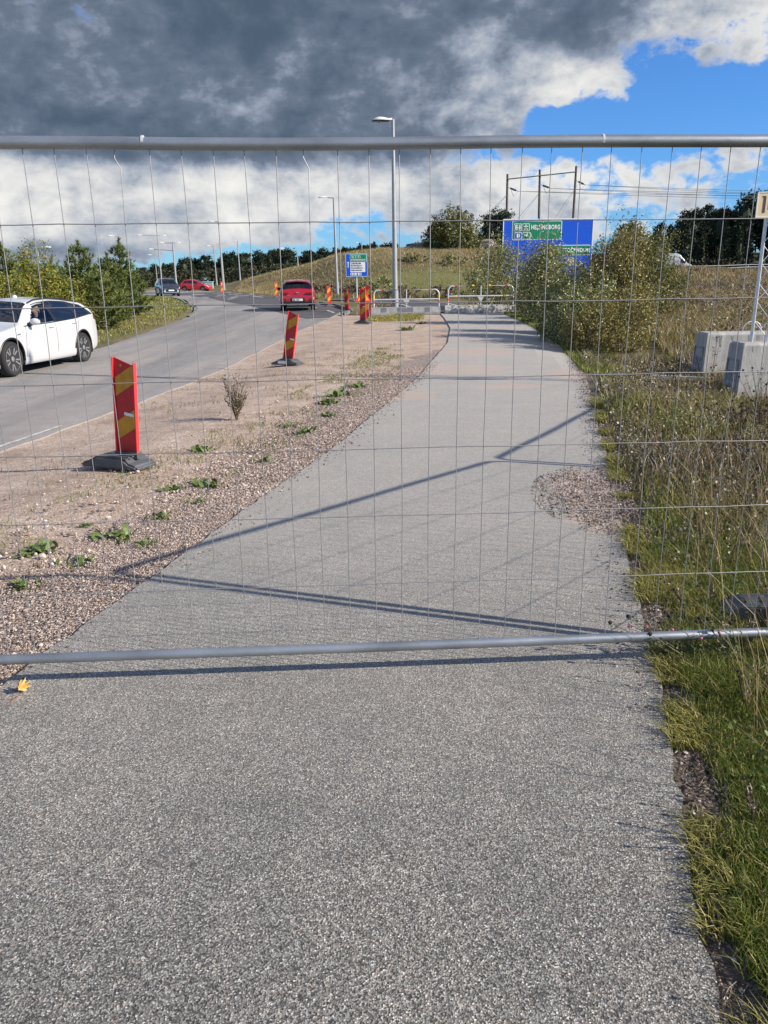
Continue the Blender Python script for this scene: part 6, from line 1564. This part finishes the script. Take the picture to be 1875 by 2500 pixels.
# grass island left
q = meadow_pts(60000, 18.5, 75, lambda y: roadL(y) - 16 - .15 * y, lambda y: roadL(y) - .35, 1.2); ww = .008 + .0009 * q[:, 1]; nz = vnoise(q[:, 0], q[:, 1], 2.5, 26) + rg.uniform(-.3, .3, len(q))
keepm = rg.uniform(0, 1, len(q)) < sstep(0, .9, roadL(q[:, 1]) - q[:, 0]) + .15; q, nz, ww = q[keepm], nz[keepm], ww[keepm]
blades('island_grass', 'yellow green mown grass between the road and the young trees', q[nz > .4], .10, ww[nz > .4], .6, M_GY, rg)
blades('island_grass', 'greener patches of mown grass between the road and the young trees', q[nz <= .4], .10, ww[nz <= .4], .6, M_GG, rg)
# grass strip by the barriers and bushes
q = np.concatenate([np.stack([rg.uniform(-.6, 1.9, 3500), rg.uniform(31.5, 36.2, 3500)], 1)]); keep = vnoise(q[:, 0], q[:, 1], .8, 30) > .45; blades('rough_grass', 'patch of rough grass in front of the left barrier', q[keep], .12, .03, .6, M_GY, rg)
q = np.stack([rg.uniform(-2.0, 2.4, 9000), rg.uniform(37.6, 58, 9000)], 1); keep = q[:, 0] < np.interp(q[:, 1], [38, 42, 50, 58], [2.0, 1.8, .9, -2.5]) - .2; keep &= q[:, 0] > np.interp(q[:, 1], [36, 45, 50, 56], [-1.1, -.4, -1.0, -2.4]); blades('rough_grass', 'rough grass of the traffic island behind the left barrier', q[keep], .12, .04, .6, M_GB, rg)
q = edge_region(16000, 14, 36, .02, .1, 1.0); q[:, 0] = pathR(q[:, 1]) + rg.uniform(0, 1.1, len(q)) ** 1.3; blades('rough_grass', 'green grass edge between the path and the bushes', q, .13, .022, .6, M_GG, rg)
# ------------------------------------------------------------------ loose stones
ico = bmesh.new(); bmesh.ops.create_icosphere(ico, subdivisions=1, radius=1.0)
IV = np.array([v.co[:] for v in ico.verts]); IF = np.array([[v.index for v in f.verts] for f in ico.faces]); ico.free()
OV = np.array([(1, 0, 0), (-1, 0, 0), (0, 1, 0), (0, -1, 0), (0, 0, 1), (0, 0, -1)], float); OF = np.array([(0, 2, 4), (2, 1, 4), (1, 3, 4), (3, 0, 4), (2, 0, 5), (1, 2, 5), (3, 1, 5), (0, 3, 5)])
def stones(name, label, XY, size, m, rg, hi=False, dz=0.0, cat='gravel', sink=.2):
    n = len(XY); BV, BF = (IV, IF) if hi else (OV, OF); k = len(BV)
    s = np.broadcast_to(size, (n,)) * rg.lognormal(0, .35, n) / 2
    sc = s[:, None] * rg.uniform(.6, 1.25, (n, 3)); sc[:, 2] *= .75
    a = rg.uniform(0, 2 * PI, n); b = rg.uniform(-.6, .6, n)
    V = BV[None] * (1 + rg.uniform(-.22, .22, (n, k, 3))) * sc[:, None]
    ca, sa, cb_, sb = np.cos(a)[:, None], np.sin(a)[:, None], np.cos(b)[:, None], np.sin(b)[:, None]
    x, y, z = V[..., 0], V[..., 1], V[..., 2]; y, z = y * cb_ - z * sb, y * sb + z * cb_; x, y = x * ca - y * sa, x * sa + y * ca
    zz = zt(XY[:, 0], XY[:, 1]) + dz + s * (.75 - sink)
    V = np.stack([x + XY[:, 0, None], y + XY[:, 1, None], z + zz[:, None]], -1).reshape(-1, 3)
    F = (BF[None] + (np.arange(n) * k)[:, None, None]).reshape(-1, 3)
    return tag(link(name, mesh_np(name, V, F, m)), label, cat, kind='stuff')
M_ST = mat_island('pink_grey_granite_chips', [(0, (.10, .08, .07)), (.3, (.25, .19, .16)), (.65, (.42, .33, .28)), (.9, (.52, .44, .385)), (1, (.62, .56, .50))], .85)
M_STB = mat_island('brown_grey_chips', [(0, (.06, .05, .042)), (.4, (.18, .14, .115)), (.8, (.34, .27, .22)), (1, (.55, .49, .43))], .85)
rg = np.random.default_rng(9)
def Lreg(n, y0, y1, wmax, p=1.0, q=1.0):
    y = y0 + (y1 - y0) * rg.uniform(0, 1, n) ** p; return np.stack([pathL(y) + .0 - wmax(y) * rg.uniform(0, 1, n) ** q, y], 1)
stones('gravel', 'pinkish crushed granite beside the left edge of the path in the foreground', Lreg(34000, 2.3, 6.2, lambda y: np.interp(y, [2, 4, 6], [1.1, .95, .8]), 1.0, 1.25), .0085, M_ST, rg, dz=-.012)
stones('gravel', 'pinkish crushed granite along the left edge of the path farther on', Lreg(30000, 5.8, 15, lambda y: np.interp(y, [5, 10, 13.5, 15], [.85, 1.15, 1.0, .6]), 1.15, 1.25), .0125, M_ST, rg, dz=-.012)
q = Lreg(2600, 4.2, 16, lambda y: .55 + .9 * rg.uniform(0, 1, len(y)), 1.0); q[:, 0] -= .62; k_ = vnoise(q[:, 0], q[:, 1], .6, 40) > .42
stones('coarse_gravel', 'larger broken stones in the row between gravel and sandy verge', q[k_], .017, M_ST, rg, True, dz=-.012)
q = np.stack([rg.uniform(-4.6, .6, 7000), rg.uniform(4, 30, 7000)], 1); k_ = (q[:, 0] > roadR(q[:, 1]) - .2) & (q[:, 0] < pathL(q[:, 1]) - .2) & (vnoise(q[:, 0], q[:, 1], 1.1, 41) + rg.uniform(-.3, .3, len(q)) > .45)
stones('scattered_stones', 'small stones scattered over the sandy verge', q[k_], .012, M_ST, rg, dz=-.02)
# gravel spill on the path
n = 15000; a = rg.uniform(0, 2 * PI, n); r_ = rg.uniform(0, 1, n) ** .6; x = 1.93 + np.cos(a) * r_ * .80; y = 5.55 + np.sin(a) * r_ * 1.15; lim = pathR(y) + .12
kk = (x < lim) & (vnoise(x, y, .25, 42) * .5 + (1 - r_) * .9 > rg.uniform(.12, .62, n))
stones('gravel_spill', 'brownish loose gravel spilt over the right edge of the path beyond the fence', np.stack([x, y], 1)[kk], .011, M_STB, rg, dz=.012)
n = 3000; y = rg.uniform(2.6, 16, n); x = pathL(y) + np.abs(rg.normal(0, .10, n)) - .01; x2 = pathR(y) - np.abs(rg.normal(0, .09, n)); x = np.where(rg.uniform(0, 1, n) < .35, x, x2)
stones('loose_chips', 'loose chips scattered along both edges of the path', np.stack([x, y], 1), .007 + .0006 * y, M_STB, rg, dz=.012)
n = 9000; y = rg.uniform(.7, 9, n); x = pathR(y) + .02 + rg.uniform(0, 1, n) ** 1.2 * (.14 + .30 * sstep(3.5, 6, y))
stones('edge_gravel', 'stones and grit in the bare soil along the right edge of the path', np.stack([x, y], 1), .009 + .0009 * y, M_STB, rg, dz=-.008)
# dead stems and bark litter along the edge
n = 1500; y = rg.uniform(.7, 3.6, n); x = pathR(y) + .01 + rg.uniform(0, 1, n) * .22; a = rg.uniform(0, PI, n); L_ = rg.uniform(.006, .035, n); zz = zt(x, y) + .004
d = np.stack([np.cos(a) * L_, np.sin(a) * L_, rg.uniform(-.15, .35, n) * L_], 1); s = np.stack([-np.sin(a), np.cos(a), 0 * a], 1) * .0016; B = np.stack([x, y, zz], 1); U = np.array([0, 0, .0022])
V = np.stack([B - s, B + s, B + d + s * .5, B + d - s * .5, B + U, B + d + U], 1).reshape(-1, 3); i = np.arange(n)[:, None] * 6
F = np.concatenate([i + [0, 4, 5], i + [0, 5, 3], i + [4, 1, 2], i + [4, 2, 5], i + [0, 1, 4], i + [3, 5, 2]], 1).reshape(-1, 3)
tag(link('plant_litter', mesh_np('plant_litter', V, F, M_GB)), 'dry plant litter on the bare soil along the right edge of the path', 'litter', kind='stuff')
# ------------------------------------------------------------------ single plants
M_ROS = mat('weed_leaf_green', (.07, .12, .028), .55, var=.35, scale=30, col2=(.15, .19, .05))
def rosette(x, y, s, seed, label, group, m=None):
    rg_ = np.random.default_rng(seed); t = empty('weed', (x, y, Z1(x, y) - .02), rg_.uniform(0, 6), label, 'weed', group); n = int(26 + 14 * rg_.uniform()); V = []; F = []; s = s * 1.1
    for i in range(n):
        a = rg_.uniform(0, 2 * PI); L = s * rg_.uniform(.5, 1); w = L * .13; el = rg_.uniform(.15, 1.2); o_ = rg_.normal(size=2) * s * .35
        c, sn = math.cos(a), math.sin(a); k = len(V)
        for f, ww in ((0, .3), (.35, 1), (.7, .9)):
            zf = math.sin(el) * f * L * (1 - .35 * f); xf = math.cos(el) * f * L
            V += [(o_[0] + c * xf - sn * w * ww, o_[1] + sn * xf + c * w * ww, zf), (o_[0] + c * xf + sn * w * ww, o_[1] + sn * xf - c * w * ww, zf)]
        V.append((o_[0] + c * math.cos(el) * L, o_[1] + sn * math.cos(el) * L, math.sin(el) * L * .6))
        F += [(k, k + 1, k + 3, k + 2), (k + 2, k + 3, k + 5, k + 4), (k + 4, k + 5, k + 6)]
    MB().add(V, F).build('leaves', m or M_ROS, t); return t
gw = 'green weeds in the gravel left of the path'
for i, (px_, py_, s, lab) in enumerate(((80, 1345, .13, 'leafy weed at the far left above the bottom rail'), (290, 1310, .13, 'leafy weed in the gravel left of the fence shadow'), (350, 1325, .08, 'small weed just right of the leafy weed by the fence shadow'), (390, 1260, .10, 'broad leaved weed in the gravel right of the beacon foot'), (210, 1280, .06, 'tiny weed among the larger stones at the left'),
    (510, 1185, .15, 'large bright green weed below the withered bush'), (420, 1195, .11, 'weed to the left of the large bright green weed'), (480, 1225, .07, 'small weed below the large bright green weed'), (640, 1125, .11, 'weed standing close to the gravel edge'), (745, 1055, .14, 'weed in the middle of the gravel row'), (490, 1098, .14, 'dark green flat weed right of the beacon'),
    (700, 1040, .10, 'small weed just left of the middle weed'), (800, 1015, .12, 'weed in the gravel where the row narrows'), (185, 1375, .11, 'dark weed in the shaded gravel at the left edge'), (60, 1430, .09, 'small dark weed near the left edge above the rail'))):
    p = at(px_, py_); rosette(p.x, p.y, s, 500 + i, lab, gw)
for i, (px_, py_, s, lab) in enumerate(((830, 965, .22, 'spreading green patch of weeds by the gravel bank'), (870, 945, .20, 'green patch of weeds at the far end of the gravel bank'), (800, 985, .18, 'green weeds at the near end of the gravel bank'), (995, 805, .30, 'upright green tuft in front of the left barrier'), (1030, 790, .22, 'small tuft at the path edge before the left barrier'))):
    p = at(px_, py_); rosette(p.x, p.y, s, 540 + i, lab, 'green patches farther along the verge')
    for k in range(3): 
        pass
# withered bush on the sandy verge
def stalky(x, y, h, seed, label, m, heads=None, nst=9, spread=.35, name='withered_plant', leaf=.016, lean=(0, 0), group=None):
    rg_ = np.random.default_rng(seed); t = empty(name, (x, y, Z1(x, y) - .02), 0, label, 'plant', group); st = MB(); P = []; H = []
    for i in range(nst):
        a = rg_.uniform(0, 2 * PI); sp = spread * rg_.uniform(.15, 1); hh_ = h * rg_.uniform(.55, 1)
        p0 = Vector((0, 0, 0)); p1 = Vector((math.cos(a) * sp * h * .35, math.sin(a) * sp * h * .35, hh_ * .5)); p2 = Vector((math.cos(a) * sp * h + lean[0] * h, math.sin(a) * sp * h + lean[1] * h, hh_))
        st.tube([p0, p1, p2], [.003 + .002 * h, .002 + .001 * h, .0012], 4, cap=False); H.append(p2)
        for k in range(14):
            f = rg_.uniform(.3, 1); q_ = p1.lerp(p2, (f - .5) * 2) if f > .5 else p0.lerp(p1, f * 2); P.append(np.array(q_) + rg_.normal(size=3) * .03 * h)
            if k % 4 == 0: st.tube([q_, Vector(q_) + Vector(rg_.normal(size=3) * .07 * h) + Vector((0, 0, .04 * h))], [.0015, .0008], 3, cap=False)
    st.build('stems', m, t)
    V, F = quads_leaves(np.array(P), leaf * rg_.uniform(.6, 1.3, len(P)), rg_); link('leaves', mesh_np('leaves', V, F, m), t)
    if heads:
        for hp in H:
            b = MB(); b.lathe([(heads[1] * .4, -heads[1] * .7), (heads[1] * .8, -heads[1] * .1), (heads[1] * .7, heads[1] * .6), (heads[1] * .2, heads[1] * .95)], 7, Matrix.Translation(hp))
            for q_ in range(16):
                d_ = Vector(rg_.normal(size=3)).normalized(); d_.z = abs(d_.z) * .8; e_ = Vector(rg_.normal(size=3)).normalized() * heads[1] * .22
                b.add([hp + d_ * heads[1] * .4 - e_, hp + d_ * heads[1] * .4 + e_, hp + d_ * heads[1] * 1.35], [(0, 1, 2)])
            b.build('flower_head', heads[0], t)
    return t
pw = at(576, 1022); stalky(pw.x, pw.y, .60, 71, 'withered brown bush on the sandy verge between the two near beacons', M_GB, None, 34, .42, 'withered_bush', .030)
stalky(pw.x + .02, pw.y - .03, .34, 72, 'low outer shoots round the foot of the withered brown bush', M_GB, None, 22, .8, 'withered_bush', .028)
M_PINK = mat('pink_clover_flower', (.62, .17, .33), .6, var=.2, scale=60); M_DH = mat('dark_brown_seed_head', (.030, .018, .014), .9); M_STEM = mat('green_brown_stem', (.09, .10, .035), .7)
for i, (px_, py_, h, lab) in enumerate(((1545, 1600, .20, 'pink clover flowers leaning over the path edge behind the bottom rail'), (1800, 1640, .20, 'pink clover flower in front of the dark fence foot'), (1640, 1600, .16, 'faded pink clover near the bottom rail'))):
    p = at(px_, py_); p.x = max(p.x, float(pathR(p.y)) + .07); stalky(p.x, p.y, h, 80 + i, lab, M_STEM, (M_PINK, .009), 3, .5, 'clover_plant', .018, (-.75 if i == 0 else -.3, 0), 'flowering clover plants by the fence')
for i, (px_, py_, h, n_s, lab) in enumerate(((1530, 1640, .26, 3, 'dark seed heads over the path edge just behind the bottom rail'), (1700, 1640, .24, 2, 'dark seed head touching the bottom rail'), (1770, 1630, .34, 3, 'dark seed heads beside the fence foot'))):
    p = at(px_, py_); p.x = max(p.x, float(pathR(p.y)) + .07); stalky(p.x, p.y, h, 90 + i, lab, M_STEM, (M_DH, .011), n_s, .45, 'seed_head_plant', .016, (-.75 if i == 0 else -.3, .1), 'plants with dark seed heads by the fence')
for i, (px_, py_, h, n_s, lab) in enumerate(((1850, 1060, .75, 16, 'plant with many black seed heads in front of the nearest concrete block'), (1800, 1080, .5, 12, 'lower plant with black seed heads left of the block plant'), (1870, 1110, .55, 12, 'plant with black seed heads cut by the right edge of the picture'))):
    p = at(px_, py_); stalky(p.x, p.y, h, 100 + i, lab, M_DH, (M_DH, .014), n_s, .45, 'seed_head_plant', .02, (-.05, 0), 'plants with black seed heads by the concrete blocks')
p = at(1735, 950); stalky(p.x, p.y, 1.0, 110, 'tall withered dock plant in front of the rear concrete block', M_GB, None, 4, .12, 'withered_plant', .04)
# plants whose shadows fall over the near path
for i in range(26):
    y = .75 + 3.0 * i / 26 + random.uniform(-.05, .05); x = float(pathR(y)) + random.uniform(.18, .65)
    stalky(x, y, random.uniform(.16, .34), 120 + i, 'small brown seed head plant at the grass edge of the near path', M_GB, (M_DH, .007), 3, .4, 'seed_head_plant', .014, (-.1, 0), 'small seed head plants along the near path edge')
# yellow maple leaf
M_LEAFY = mat('yellow_maple_leaf', (.45, .22, .02), .55, var=.3, scale=25, col2=(.75, .55, .22)); M_LSTEM = mat('leaf_stalk_red', (.35, .10, .06), .6)
pl = at(52, 1700); lf = empty('maple_leaf', pl + Vector((0, 0, .012)), .4, 'curled yellow maple leaf lying on the path at the left below the fence shadow', 'leaf')
ol = [(0, -.1), (.25, -.35), (.55, -.3), (.5, -.05), (.95, .1), (.6, .3), (.7, .6), (.35, .5), (.15, 1.0), (-.1, .5), (-.4, .75), (-.45, .35), (-.9, .35), (-.6, .05), (-.75, -.25), (-.3, -.2)]
V = [(0, .15 * .06, .0)] + [(a * .036, b * .036, .030 * (abs(a) ** 1.3) + .040 * max(0, b) ** 1.6 + .008 * math.sin(7 * a + 3 * b)) for a, b in ol]
F = [(0, i + 1, (i + 1) % len(ol) + 1) for i in range(len(ol))]
lb_ = MB().add(V, F).build('leaf_blade', M_LEAFY, lf); sm_ = lb_.modifiers.new('thick', 'SOLIDIFY'); sm_.thickness = .0008
MB().tube([(0, -.006, 0), (-.02, -.05, .008), (-.05, -.08, .002)], .0012, 5).build('leaf_stalk', M_LSTEM, lf)
lb_.rotation_euler = (.9, .5, .6); lb_.location = (0, 0, .02)
